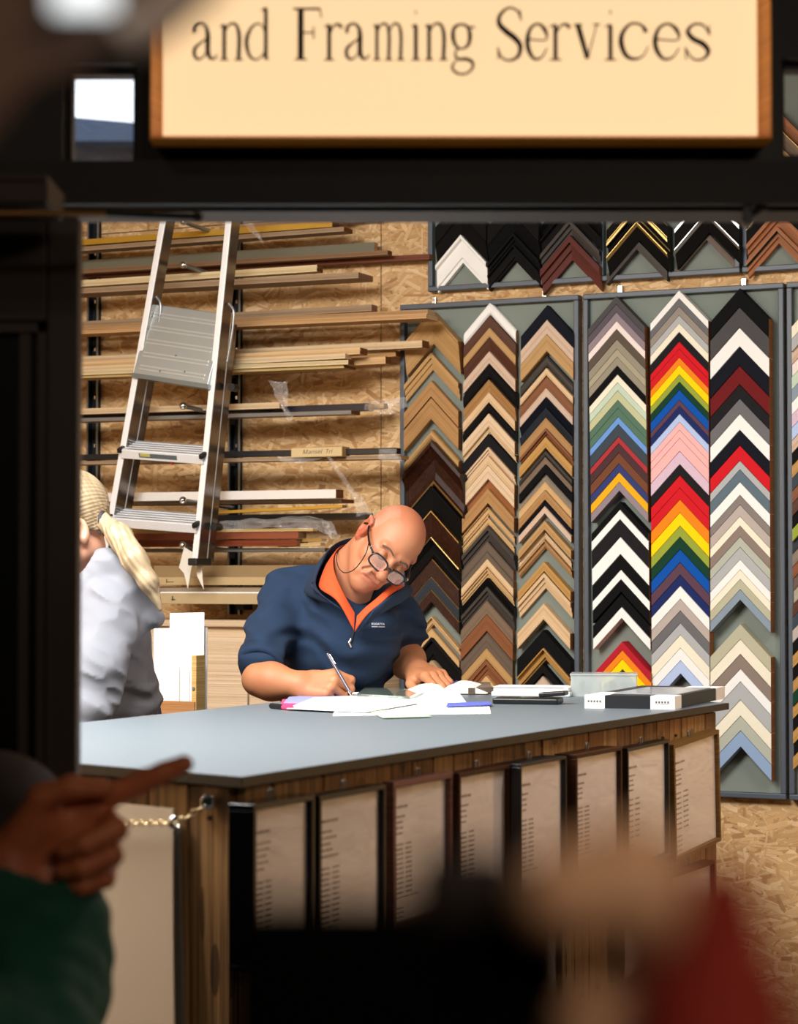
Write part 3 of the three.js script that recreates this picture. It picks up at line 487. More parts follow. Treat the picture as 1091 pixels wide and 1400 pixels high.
function lengthOf(name, label, pxL, pyL, pxR, pyR, hpx, off, depth, mat, endMat, shape = 'flat') {
  const A = W(pxL, pyL + hpx, off + depth / 2), B = W(pxR, pyR + hpx, off + depth / 2), T = W(pxR, pyR, off + depth / 2), h = T.y - B.y, l = Math.hypot(B.s - A.s, B.y - A.y);
  const g = thing(name, label, 'moulding', wp(B.s, B.y, off), -WALL_TURN, 'moulding lengths lying on the rack');
  const q = { flat: [[-.5, 0], [.5, 0], [.5, 1], [-.5, 1]], lip: [[-.5, 0], [.5, 0], [.5, .45], [.36, .5], [.36, .82], [.5, .86], [.5, 1], [-.5, 1]], round: [[-.5, 0], [.4, 0], [.5, .2], [.53, .5], [.5, .8], [.4, 1], [-.5, 1]], slope: [[-.5, 0], [.5, 0], [.5, .3], [.3, .75], [.36, .85], [.36, 1], [-.5, 1]] }[shape];
  const geo = uvBox(new THREE.ExtrudeGeometry(new THREE.Shape(q.map(([z, y]) => new THREE.Vector2(-z * depth, y * h))), { depth: l, bevelEnabled: false }).rotateY(-Math.PI / 2));
  const tilt = Math.atan2(B.y - A.y, B.s - A.s); geo.rotateZ(tilt);
  const m = part('length', geo, mat, g);
  const cap = new THREE.ShapeGeometry(new THREE.Shape(q.map(([z, y]) => new THREE.Vector2(-z * depth * .98, y * h * .98 + h * .01)))).rotateY(Math.PI / 2).translate(0.0008, 0, 0).rotateZ(tilt);
  part('cut_end', cap, endMat ?? mat, g);
  return g;
}
const pale = wood('#e0c9a4'), paleY = wood('#e4d3a8'), tanW = wood('#c09c70'), brownW = wood('#977658'), redB = wood('#7d4a36'), greyGreen = M('#6f6a55', 0.6), greyBeige = wood('#ab957a'), goldY = M('#b98e2c', 0.4, { metalness: 0.3 }), endDk = wood('#7a4e2c', 0.8), whiteW = M('#dfd8d0', 0.5), blackS = M('#14161c', 0.35), blueBlack = M('#161b2a', 0.25), copperM = M('#8a4a34', 0.3, { metalness: 0.2 }), cardM = M('#a58d68', 0.85);
const LEN = [
  // label, pxL, pyL, pxR, pyR, hpx, off, depth, mat, end, shape
  ['gold painted strip on the top rack arms', 60, 331, 454, 302, 8, .17, .05, goldY, endDk, 'flat'],
  ['grey-brown strip beneath the gold painted strip', 60, 341, 470, 310, 6, .16, .06, greyBeige, endDk, 'flat'],
  ['pale strip lying over the gold strip', 300, 309, 466, 294, 7, .1, .05, tanW, pale, 'lip'],
  ['silver ended thin strip at the top of the rack', 400, 303, 524, 291, 5, .06, .03, matGalv, matGalv, 'round'],
  ['wide green-grey board standing on the second rack arms', 60, 358, 512, 331, 17, .05, .02, greyGreen, tanW, 'flat'],
  ['long reddish brown strip behind the second stack', 60, 375, 587, 347, 7, .04, .04, redB, brownW, 'flat'],
  ['brown lipped strip lying on the green-grey board stack', 60, 371, 530, 342, 6, .1, .03, brownW, endDk, 'lip'],
  ['pale yellow strip at the front of the second stack', 60, 386, 433, 362, 9, .22, .04, paleY, endDk, 'lip'],
  ['grey beige flat strip below the pale yellow one', 60, 396, 490, 372, 8, .17, .1, greyBeige, brownW, 'flat'],
  ['grey-brown batten lying on the third rack arms', 60, 442, 508, 416, 9, .08, .04, greyBeige, brownW, 'flat'],
  ['light brown batten of the third arms reaching the sample board', 60, 447, 585, 423, 6, .13, .05, tanW, pale, 'flat'],
  ['pale brown lower batten on the third arms', 60, 453, 583, 429, 6, .17, .08, wood('#cfa878'), pale, 'flat'],
  ['topmost pale batten of the thick stack on the fourth arms', 60, 489, 577, 465, 10, .1, .05, pale, endDk, 'flat'],
  ['knotty pale batten second in the thick stack', 60, 497, 492, 475, 9, .2, .05, wood('#e0c090'), endDk, 'lip'],
  ['lipped pale batten third in the thick stack', 60, 504, 472, 483, 7, .22, .04, wood('#e6d2ae'), pale, 'lip'],
  ['pale front batten fourth in the thick stack', 60, 509, 476, 492, 6, .23, .04, paleY, endDk, 'flat'],
  ['short ended square batten in the thick stack', 300, 499, 527, 487, 10, .14, .04, wood('#deba88'), endDk, 'flat'],
  ['brown ended batten at the back of the thick stack', 300, 495, 541, 479, 8, .07, .04, wood('#c8a06a'), endDk, 'flat'],
  ['thin yellow batten at the bottom of the thick stack', 60, 515, 470, 499, 4, .2, .08, wood('#c9b078'), endDk, 'flat'],
  ['pale slim batten ending at the knotted plastic', 60, 560, 382, 550, 8, .22, .03, pale, pale, 'flat'],
  ['blue-black glossy stick with a gilt end in plastic', 60, 567, 503, 551, 10, .15, .04, blueBlack, gold, 'round'],
  ['gilt stick end poking out of the plastic wrap', 380, 562, 525, 551, 7, .1, .03, gold, gold, 'round'],
  ['grey metal strip under the blue-black stick', 60, 573, 480, 561, 5, .18, .06, M('#77716a', 0.4), endDk, 'flat'],
  ['long black stick with a paper label tied to it', 60, 622, 540, 612, 8, .2, .04, blackS, blackS, 'flat'],
  ['brown slim strip under the long black stick', 60, 631, 545, 622, 5, .18, .07, greyBeige, tanW, 'flat'],
  ['thick white painted beam', 60, 675, 459, 669, 12, .22, .05, whiteW, endDk, 'flat'],
  ['grey underside strip below the white beam', 60, 687, 466, 682, 5, .16, .09, M('#8a7d70', .6), endDk, 'flat'],
  ['thin gold strip beneath the white beam', 200, 703, 468, 690, 4, .2, .03, goldY, gold, 'round'],
  ['black stick of the lower stack', 150, 706, 500, 701, 9, .1, .05, blackS, blackS, 'flat'],
  ['pale gold strip on top of the red-brown mouldings', 150, 725, 428, 722, 4, .22, .03, wood('#d8be84'), pale, 'flat'],
  ['red-brown copper moulding, upper of the pair', 150, 730, 408, 727, 9, .22, .05, copperM, brownW, 'round'],
  ['red-brown copper moulding, lower of the pair', 150, 739, 406, 737, 9, .2, .07, wood('#84422c', .3), brownW, 'round'],
  ['grey metal shelf strip under the red-brown mouldings', 100, 750, 444, 749, 5, .15, .12, M('#5d5a55', .5), endDk, 'flat'],
  ['gilt stepped strip beside the red-brown mouldings', 380, 738, 440, 736, 4, .2, .03, gold, pale, 'flat'],
  ['gilt strip below the stepped one', 380, 744, 438, 742, 4, .2, .03, wood('#d6bd8a'), pale, 'flat'],
];
for (const a of LEN) lengthOf('moulding_length', ...a);
{ // paper label on the long black stick
  const t = canvasTex(512, 96, (c, w, h) => { c.fillStyle = '#c9b083'; c.fillRect(0, 0, w, h); c.fillStyle = '#4b4236'; c.font = 'italic 62px sans-serif'; c.fillText('Mansel  Tri', 110, 66); });
  const a = W(398, 613, .245), b = W(468, 622, .245), w = b.s - a.s, h = 0.03;
  const g = thing('stick_label', 'tan handwritten cardboard label wrapped round the black stick', 'label', wp((a.s + b.s) / 2, b.y - 0.004, .224), -WALL_TURN);
  part('sleeve', box(w, h, 0.05, 0, h / 2, -0.004), wood('#b99a63'), g);
  const q = part('print', new THREE.PlaneGeometry(w * .98, h * .9).translate(0, h / 2, 0.0218), new THREE.MeshStandardMaterial({ map: t, roughness: .8 }), g);
}
// plastic wrap: crumpled sheets lofted between two edges
function crumple(label, top, bottom, amp, name = 'plastic_wrap', mat = matPlastic, cat = 'plastic wrap') {
  const c0 = new THREE.CatmullRomCurve3(top), c1 = new THREE.CatmullRomCurve3(bottom), nu = 26, nv = 14, a = [], ix = [], uv = [], th = 0.0006;
  const base = top[0].clone();
  for (let i = 0; i <= nu; i++) for (let j = 0; j <= nv; j++) {
    const p = c0.getPoint(i / nu).lerp(c1.getPoint(i / nu), j / nv), k = 55;
    const n1 = Math.abs(noise3(p.x * k, p.y * k, p.z * k + 3)), n2 = Math.abs(noise3(p.x * k * 2.3 + 7, p.y * k * 2.3, p.z * k));
    p.addScaledVector(WN, amp * (n1 * 2 - .6 + n2)); p.y += amp * .4 * noise3(p.x * 40 + 9, p.y * 40, 1); p.sub(base); a.push(p.x, p.y, p.z); uv.push(i / nu, j / nv);
  }
  for (let i = 0; i < nu; i++) for (let j = 0; j < nv; j++) { const q = i * (nv + 1) + j; ix.push(q, q + nv + 1, q + 1, q + 1, q + nv + 1, q + nv + 2); }
  const g = new THREE.BufferGeometry(); g.setAttribute('position', new THREE.Float32BufferAttribute(a, 3)); g.setAttribute('uv', new THREE.Float32BufferAttribute(uv, 2)); g.setIndex(ix); g.computeVertexNormals();
  return single(name, g, mat, label, cat, base);
}
const Q = (px, py, off) => { const c = W(px, py, off); return wp(c.s, c.y, off); };
crumple('scrap of clear plastic hanging off the gold strip beside the ladder', [Q(331, 302, .25), Q(345, 304, .25)], [Q(342, 318, .25), Q(361, 333, .25)], .008);
crumple('clear plastic tied round the end of the blue-black stick', [Q(500, 548, .21), Q(528, 546, .21), Q(556, 542, .2)], [Q(498, 561, .21), Q(530, 566, .21), Q(557, 556, .2)], .008);
crumple('knotted clear plastic tuft above the slim pale batten', [Q(367, 519, .29), Q(380, 521, .29), Q(394, 521, .29)], [Q(384, 556, .28), Q(389, 556, .28), Q(393, 556, .28)], .008);
crumple('tail of knotted clear plastic below the slim pale batten', [Q(385, 556, .29), Q(393, 556, .29)], [Q(394, 577, .29), Q(403, 573, .29)], .008);
crumple('clear plastic sheet draped over the lower black stick', [Q(300, 712, .28), Q(380, 708, .28), Q(436, 707, .28), Q(450, 714, .28)], [Q(300, 724, .28), Q(380, 722, .28), Q(438, 726, .28), Q(455, 736, .28)], .012);
crumple('clear plastic end twisted beyond the red-brown mouldings', [Q(440, 710, .26), Q(452, 712, .26)], [Q(448, 735, .26), Q(466, 737, .26)], .014);
crumple('thin plastic tail hanging from the labelled black stick', [Q(447, 625, .26), Q(453, 625, .26)], [Q(484, 682, .2), Q(491, 680, .2)], .004);
crumple('crumpled plastic clump at the end of the hanging tail', [Q(482, 676, .2), Q(494, 680, .2)], [Q(487, 704, .2), Q(510, 703, .2)], .014);
crumple('loose clear plastic film under the labelled black stick', [Q(380, 624, .25), Q(420, 626, .25), Q(440, 626, .25)], [Q(384, 630, .25), Q(410, 634, .25), Q(436, 628, .25)], .006);
crumple('clear plastic wrap round the end of the long black stick', [Q(518, 614, .26), Q(542, 614, .25)], [Q(518, 628, .26), Q(552, 632, .24)], .008);
{ // torn white tape under the ladder foot
  const m = M('#d9d3c6', 0.7);
  for (const [p, l] of [[[[252, 748], [267, 757], [262, 777], [257, 805], [252, 784], [245, 776]], 'torn white tape hanging below the ladder, wide strip'], [[[267, 770], [276, 768], [277, 790], [279, 806], [270, 788]], 'torn white tape hanging below the ladder, narrow strip']]) {
    const o = W(p[0][0], p[0][1], .36), sh = new THREE.Shape(p.map(([x, y]) => { const c = W(x, y, .36); return new THREE.Vector2(c.s - o.s, c.y - o.y); }));
    single('torn_tape', new THREE.ExtrudeGeometry(sh, { depth: 0.0015, bevelEnabled: false }), m, l, 'tape', wp(o.s, o.y, .36), -WALL_TURN);
  }
}
// long flat boxes on the bottom rack arms
[['tan card box topmost on the bottom arms', 210, 365, 773, 790, .05, .16, '#8f7650'], ['long tan card box with a pencil mark', 215, 365, 789, 800, .07, .18, '#b39a70'], ['narrow grey card box under the marked one', 215, 365, 802, 809, .07, .16, '#8d7d66'], ['lowest tan card box with a white top edge', 215, 365, 811, 826, .08, .2, '#b09a74']].forEach(([lab, x0, x1, y0, y1, off, dp, col], i) => {
  const f = off + dp, A = W(x0, y1, f), B = W(x1 + 60, y0, f), h = Math.max(0.012, W(300, y0, f).y - W(300, y1, f).y), y = W(300, y1, f).y;
  const g = thing('long_card_box', lab, 'box', wp((A.s + B.s) / 2, y, off), -WALL_TURN, 'card boxes on the bottom rack arms');
  part('body', uvBox(rbox(B.s - A.s, h, dp, .002, 0, h / 2, dp / 2)), M(col, .85), g);
  if (i === 3) part('lid', box(B.s - A.s, .004, dp, 0, h + .002, dp / 2), matWhite, g, 'white top edge');
  if (i === 3) { const mk = W(236, 818, f); part('ink_mark', merge([box(.004, .014, .0006, mk.s - (A.s + B.s) / 2, mk.y - y, dp + .0004), box(.014, .003, .0006, mk.s - (A.s + B.s) / 2 + .003, mk.y - y - .004, dp + .0004)]), M('#1c1712', .8), g); }
  if (i === 1) { const mk = W(231, 786, f); part('pencil_mark', merge([box(.003, .012, .0006, mk.s - (A.s + B.s) / 2 - .008, h * .5, dp + .0004), box(.026, .0022, .0006, mk.s - (A.s + B.s) / 2 + .004, h * .4, dp + .0004)]), M('#4a3a26', .8), g); }
});
for (const px of [331, 420]) { const a = W(px, 834, .05), g = thing('shelf_bracket', px < 400 ? 'dark steel bracket beneath the lowest card box by the upright' : 'dark steel bracket beneath the lowest card box behind the seated man', 'bracket', wp(a.s, a.y, .0), -WALL_TURN); part('foot', box(.02, .025, .06, 0, .0125, .03), matSteelDark, g); part('beam', box(.02, .012, .24, 0, .03, .12), matSteelDark, g); }
{ // pale plywood cupboard under the rack
  const A = W(120, 980, .02), B = W(548, 980, .02), top = W(300, 848, .3).y, g = thing('plywood_cupboard', 'pale birch plywood cupboard along the wall behind the counter', 'cupboard', wp((A.s + B.s) / 2, 0, .001), -WALL_TURN), w = B.s - A.s, pm = wood('#e2cdb0', .6);
  part('carcass', uvBox(box(w, top - .02, .28, 0, (top - .02) / 2, .14)), pm, g);
  part('top', uvBox(rbox(w + .01, .02, .3, .003, 0, top - .01, .15)), wood('#d8c3a6', .6), g);
  for (let i = 0; i < 3; i++) { const d = part('door', uvBox(rbox(w / 3 - .006, top - .1, .018, .002, (i - 1) * w / 3, top / 2, .291)), pm, g); part('knob', new THREE.SphereGeometry(.012, 12, 8).translate((i - 1) * w / 3 + w / 7, top * .75, .312), matGalv, d); }
}
{ // pale wooden bin of white cards in front of the cupboard
  const d = 5.75, o = P(258, 975, d), g = thing('card_bin', 'open pale wooden bin with a tall end post, holding white cards', 'bin', V(o.x, o.y - .06, o.z), -WALL_TURN), pm = wood('#d8b676'), k = d / FOCAL;
  part('front_board', uvBox(rbox(.17, .05, .014, .002, -.005, .06 + .012, .1)), wood('#b8895c'), g);
  part('end_post', uvBox(rbox(.014, .17, .045, .002, .075, .13, .08)), pm, g);
  part('end_post', uvBox(rbox(.014, .1, .045, .002, -.095, .1, .08)), pm, g);
  part('base', uvBox(box(.17, .012, .14, -.01, .05, .03)), pm, g);
  part('leg', box(.02, o.y - .06, .02, -.09, -(o.y - .06) / 2 + .05, .03), pm, g); part('leg', box(.02, o.y - .06, .02, .07, -(o.y - .06) / 2 + .05, .03), pm, g);
  for (const y of [.065, .13]) part('screw', cyl(V(.075, y, .1), V(.075, y, .106), .004), matGalv, g);
  [['tall white mount card leaning in the wooden bin', .105, .265, .022, .05, -.03], ['wide white mount card at the back of the wooden bin', .165, .225, -.015, .02, -.03], ['short white card at the front of the wooden bin', .075, .13, -.02, .08, 0], ['second short white card in the wooden bin', .06, .125, .012, .07, .02], ['narrow white card by the end post of the bin', .04, .15, .05, .062, .01]].forEach(([lab, w, h, x, z, r]) => {
    const c = V(x, .058, z).applyAxisAngle(V(0, 1, 0), -WALL_TURN).add(g.position), m = single('mount_card', uvBox(rbox(w, h, .003, .001, 0, h / 2, 0)), M('#f4f3f1', .75), lab, 'card', c, -WALL_TURN + r, 'white cards in the wooden bin'); m.rotation.x = -.06;
  });
}
// ---------------------------------------------------------------- step ladder hung on the rack
{
  const off = .4, O = W(210, 770, off), g = thing('step_ladder', 'aluminium step ladder with folded platform hung on the moulding rack', 'ladder', wp(O.s, O.y, off), -WALL_TURN);
  const L = (px, py, dz = 0) => { const c = W(px, py, off + dz); return V(c.s - O.s, c.y - O.y, dz); };
  const side = M('#7e7671', .22, { metalness: .95 });
  const stile = (a, b, z, name, w = .02, d = .05) => {                  // C-section: bright front flange, deeper web behind
    const v = b.clone().sub(a), ang = Math.atan2(v.x, v.y), l = v.length();
    const m = part(name, new THREE.BoxGeometry(.003, l, d).translate(w / 2, l / 2, z - d / 2).rotateZ(-ang).translate(a.x, a.y, 0), side, g);
    part('front_flange', new RoundedBoxGeometry(w, l, .006, 2, .002).translate(0, l / 2, z).rotateZ(-ang).translate(a.x, a.y, 0), matAlu, m);
    part('back_flange', new THREE.BoxGeometry(w, l, .003).translate(0, l / 2, z - d).rotateZ(-ang).translate(a.x, a.y, 0), matAlu, m);
    return m;
  };
  const lb = L(141, 766), lt = L(229, 268), rb = L(266, 770), rt = L(316, 268);
  stile(lb, lt, 0, 'front_stile'); stile(rb, rt, 0, 'front_stile');
  const f = (a, b, t) => a.clone().lerp(b, t);
  stile(f(lb, lt, .0), f(lb, lt, .66), -.062, 'rear_stile', .016, .035); stile(f(rb, rt, .0), f(rb, rt, .66), -.062, 'rear_stile', .016, .035);
  const ang = Math.atan2(rb.y - lb.y, rb.x - lb.x);
  const tread = (t, name) => {
    const a = f(lb, lt, t), b = f(rb, rt, t - .012), c = a.clone().add(b).multiplyScalar(.5), w = a.distanceTo(b), an = Math.atan2(b.y - a.y, b.x - a.x);
    const place = (q) => q.translate(0, 0, .022).rotateX(.4).translate(0, 0, -.02).rotateZ(an).translate(c.x, c.y, 0);
    const m = part(name, place(merge([box(w, .004, .085, 0, 0, -.022), box(w, .026, .004, 0, -.012, .02), box(w, .02, .003, 0, -.01, -.064)])), matAlu, g);
    for (let i = 0; i < 5; i++) part('grip_rib', place(box(w * .98, .003, .006, 0, .003, .014 - i * .017)), M('#dfe2e6', .35, { metalness: .8 }), m);
    for (const s of [-1, 1]) part('corner_cap', place(rbox(.014, .014, .05, .003, s * (w / 2 - .001), 0, .004)), matBlack, m);
    return [m, place, w];
  };
  tread(.13, 'tread');
  const [m2, pl, w2] = tread(.318, 'tread');
  part('warning_label', pl(merge([box(w2 * .46, .014, .0008, -.01, -.011, .0226)])), M('#555f63', .5), m2, 'printed safety label on the tread edge');
  part('label_band', pl(box(w2 * .12, .01, .0008, -w2 * .19, -.009, .0232)), M('#b9b25e', .5), m2);
  part('red_tag', pl(box(.006, .012, .004, .035, -.03, .018)), M('#a01f24', .5), m2);
  { // folded platform standing between the stiles
    const a = f(lb, lt, .505), b = f(rb, rt, .49), c = a.clone().add(b).multiplyScalar(.5), w = a.distanceTo(b) * .98, an = Math.atan2(b.y - a.y, b.x - a.x), h = .225;
    const place = (q) => q.rotateX(-.2).rotateZ(an - .06).translate(c.x - .002, c.y, .012);
    const p = part('platform', place(new RoundedBoxGeometry(w, h, .012, 2, .003).translate(0, h / 2, 0)), M('#b9c0c0', .38, { metalness: .75 }), g);
    for (let i = 0; i < 10; i++) part('grip_rib', place(box(w * .86, .0045, .004, 0, .018 + (i >> 1) * .042 + (i & 1) * .011, .0075)), M('#d5dad9', .35, { metalness: .7 }), p);
    part('front_lip', place(box(w * 1.02, .014, .02, 0, -.004, -.002)), M('#8e9697', .35, { metalness: .8 }), p);
    for (const [x, y] of [[-.04, .02], [.045, .03], [.0, .075]]) part('rivet', place(new THREE.SphereGeometry(.0035, 8, 6).translate(x, y, .008)), M('#5b6266', .4), p);
    for (const s of [-1, 1]) { const q = s < 0 ? f(lb, lt, .72) : f(rb, rt, .7), q2 = s < 0 ? f(lb, lt, .55) : f(rb, rt, .55), ox = s < 0 ? .022 : .03; part('hinge_bracket', tube([V(q.x + ox - .012, q.y + .01, -.02), V(q.x + ox + .004, q.y - .01, -.02), V(q.x + ox + .004, q.y - .05, -.02), V(q2.x + ox + .002, q2.y, -.02)], .0045, 20, 8), M('#9a9c9e', .35, { metalness: .7 }), g); }
    const bolt = f(rb, rt, .5); part('black_bolt', cyl(V(bolt.x + .035, bolt.y - .02, -.08), V(bolt.x + .035, bolt.y - .02, -.05), .012), matBlack, g);
  }
  for (const q of [lb, rb]) part('foot', rbox(.032, .022, .09, .004, q.x, q.y + .004, -.03), matBlack, g);
  const bo = f(rb, rt, .1); part('black_bolt', cyl(V(bo.x + .024, bo.y, -.09), V(bo.x + .024, bo.y, -.05), .011), matBlack, g);
}
// ---------------------------------------------------------------- counter
const CT = 1.02, P1 = G(330, 1062, CT), P2 = G(994, 961, CT), P3 = G(612, 935, CT), PL = G(110, 1044, CT), PB = G(110, 988, CT);
function meet(a, b, c, d) { const r = V().subVectors(b, a), s = V().subVectors(d, c), k = r.x * s.z - r.z * s.x, t = ((c.x - a.x) * s.z - (c.z - a.z) * s.x) / k; return a.clone().addScaledVector(r, t); }
const P4 = meet(P1, PL, P3, PB);
const counter = thing('counter', 'shop counter clad in rustic planks with a grey top', 'counter', V(P1.x, 0, P1.z));
const rel = (p) => [p.x - P1.x, p.z - P1.z];
part('worktop', uvBox(prism([P1, P2, P3, P4].map(rel), .014).translate(0, CT - .014, 0)), M('#66727a', .45, { map: rep(speckTex, 2, 2), key: 'top' }), counter, 'smooth grey laminate top');
{
  const pts = [P1, P2, P3, P4], em = M('#121213', .4), e = .003;
  pts.forEach((p, i) => { const q = pts[(i + 1) % 4], v = q.clone().sub(p), l = v.length(), an = Math.atan2(-v.z, v.x); part('edge_band', new THREE.BoxGeometry(l + e * 2, .0145, e).translate(l / 2, CT - .0075, e / 2).rotateY(an).translate(p.x - P1.x, 0, p.z - P1.z), em, counter); });
}
// body set back under the top
const cen = P1.clone().add(P2).add(P3).add(P4).multiplyScalar(.25);
const inset = (i, dist) => { const ps = [P1, P2, P3, P4], n = (a, b) => { const v = b.clone().sub(a).normalize(), m = V(v.z, 0, -v.x); return m.dot(cen.clone().sub(a)) > 0 ? m : m.negate(); }; const A = ps[(i + 3) % 4], B = ps[i], C = ps[(i + 1) % 4], n1 = n(A, B).multiplyScalar(dist), n2 = n(B, C).multiplyScalar(dist); return meet(A.clone().add(n1), B.clone().add(n1), B.clone().add(n2), C.clone().add(n2)); };
const I = [0, 1, 2, 3].map((i) => inset(i, .035));
part('carcass', prism(I.map(rel), CT - .016), M('#2a1d12', .8), counter);
const plankMats = ['#c79c66', '#b58a55', '#d2ae7c', '#a27c50', '#d9b988', '#bd9667'].map((c, i) => M(c, .62, { map: rep(plankTexes[i % 3], 3.2, .9, i * .17, i * .31), key: 'plank' + i }));
function clad(a, b, wd) {
  const v = b.clone().sub(a), l = v.length(), an = Math.atan2(-v.z, v.x), n = Math.round(l / wd), h = CT - .05;
  for (let i = 0; i < n; i++) {
    const w = l / n, g = uvBox(new RoundedBoxGeometry(w - .0025, h, .016, 1, .002).translate(0, h / 2 + .03, rr(.006, .0105)));
    const uv = g.attributes.uv; const o = rnd(), o2 = rnd(); for (let k = 0; k < uv.count; k++) uv.setXY(k, uv.getX(k) + o, uv.getY(k) + o2);
    const p = part('plank', g, plankMats[(rnd() * 6) | 0], counter);
    p.position.copy(a.clone().addScaledVector(v, (i + .5) / n).sub(V(P1.x, 0, P1.z))); p.position.y = 0; p.rotation.y = an;
    for (const y of [CT - .055 - rr(0, .014), .5]) part('nail', cyl(V(rr(-.01, .01), y, .012), V(rr(-.01, .01), y, .0195), .0034, .0034, 7), M('#17110c', .6), p);
  }
  return an;
}
const frontTurn = clad(I[0], I[1], .075), leftTurn = clad(I[3], I[0], .085);
clad(I[1], I[2], .11);
// ---------------------------------------------------------------- price frames on the front
const sheets = [0, 1, 2, 3].map((v) => canvasTex(512, 640, (c, w, h) => {
  c.fillStyle = '#e6dcda'; c.fillRect(0, 0, w, h);
  const line = (x, y, len, t, a) => { let p = x; while (p < x + len) { const k = rr(8, 26); c.fillStyle = rgba(48, 42, 46, a); c.fillRect(p, y, Math.min(k, x + len - p), t); p += k + rr(3, 6); } };
  const x = 40; let y = 92; line(x, y, v < 2 ? 130 : 110, 13, .95); y += 48;
  for (let i = 0; i < (v < 2 ? 5 : 4); i++) { line(x, y, rr(60, v < 2 ? 150 : 90), 10, .8); y += 27; }
  y += 26; for (let i = 0; i < (v === 3 ? 8 : 11); i++) { line(x, y, 66, 10, .75); line(x + 86, y, 58, 10, .75); y += v === 3 ? 30 : 23; }
  if (v !== 3) { line(x, y, v === 2 ? 200 : 120, 8, .6); y += 34; }
  y += 16; for (let i = 0; i < 4; i++) { line(x, y, 66, 8, .6); y += v === 3 ? 28 : 21; }
}));
const frontDir = I[1].clone().sub(I[0]).normalize(), frontN = V(Math.sin(frontTurn), 0, Math.cos(frontTurn));
function frontAt(px, py, off = .02) { const r = ray(px, py), o = V(0, EYE, 0), q = I[0].clone().addScaledVector(frontN, off), t = q.sub(o).dot(frontN) / r.dot(frontN), p = r.multiplyScalar(t).add(o); return { s: p.clone().sub(I[0]).dot(frontDir), y: p.y, p }; }
function priceFrame(label, xl, xr, yt, h, mat, depth, sheet, tilt = 0, fwid = .009, group = 'price list frames hung on the counter front') {
  const a = frontAt(xl, yt, .02 + depth), b = frontAt(xr, yt, .02 + depth), w = b.s - a.s, t = frontAt((xl + xr) / 2, yt, .02 + depth).y;
  const c = I[0].clone().addScaledVector(frontDir, (a.s + b.s) / 2).addScaledVector(frontN, .02); c.y = t - h;
  const g = thing('price_frame', label, 'frame', c, frontTurn, group); g.rotation.order = 'YXZ'; g.rotation.z = tilt;
  const rail = (x, y, w2, h2) => part('rail', uvBox(rbox(w2, h2, depth, .0015, x, y, depth / 2)), mat, g);
  rail(0, h - fwid / 2, w, fwid); rail(0, fwid / 2, w, fwid); rail(-w / 2 + fwid / 2, h / 2, fwid, h - 2 * fwid); rail(w / 2 - fwid / 2, h / 2, fwid, h - 2 * fwid);
  part('backing', box(w - fwid, h - fwid, .003, 0, h / 2, .002), matBlack, g);
  const pw = w - 2 * fwid, ph = h - 2 * fwid, z = Math.max(.006, depth - .008);
  part('price_sheet', new THREE.BoxGeometry(pw, ph, .001).translate(0, h / 2, z - .002), sheetMat(sheet), g, 'printed white price list');
  part('glass', box(pw, ph, .0015, 0, h / 2, z + .001), matGlass, g);
  part('hanger', tube([V(-.006, h, depth * .4), V(-.006, h + .012, depth * .4), V(.006, h + .012, depth * .4), V(.006, h, depth * .4)], .0016, 14, 6), matGalv, g);
  return g;
}
const sm = {}; function sheetMat(i) { return sm[i] ??= new THREE.MeshStandardMaterial({ map: sheets[i], roughness: .75 }); }
const oakF = wood('#8b6a3c', .5), brF = wood('#7a5540', .45), dkF = wood('#4a2c18', .5);
priceFrame('deep glossy black price frame at the corner of the counter', 347, 431, 1093, .235, M('#0a0a0c', .15), .042, 0);
priceFrame('black price frame beside the one on the counter corner', 437, 528, 1080, .235, M('#0c0c0e', .3), .03, 1, 0, .008);
priceFrame('rosy brown wooden price frame, third from the counter corner', 538, 620, 1062, .235, wood('#8a625a', .4), .02, 2, 0, .011);
priceFrame('brown wooden price frame between the rosy and the black ones', 628, 699, 1051, .235, dkF, .03, 2, 0, .008);
priceFrame('deep black price frame in the middle of the counter front', 712, 775, 1039, .235, M('#100c0c', .4), .05, 2, 0, .006);
priceFrame('dark brown price frame, third from the far end', 788, 851, 1026, .235, dkF, .045, 2, 0, .008);
priceFrame('thin black price frame next to the oak one', 859, 916, 1017, .242, M('#0c0b0b', .35), .03, 3, .012, .007);
priceFrame('pale oak price frame hanging crooked at the far end', 924, 986, 1007, .248, oakF, .03, 3, .05, .009);
priceFrame('lower black price frame under the thin black one', 852, 910, 1196, .2, M('#17110e', .5), .03, 2, 0, .008, 'lower row of price frames');
priceFrame('lower brown price frame at the far end of the counter', 918, 978, 1186, .2, dkF, .03, 2, 0, .008, 'lower row of price frames');
priceFrame('lower brown price frame in the middle of the counter', 704, 770, 1226, .2, dkF, .03, 2, 0, .008, 'lower row of price frames');
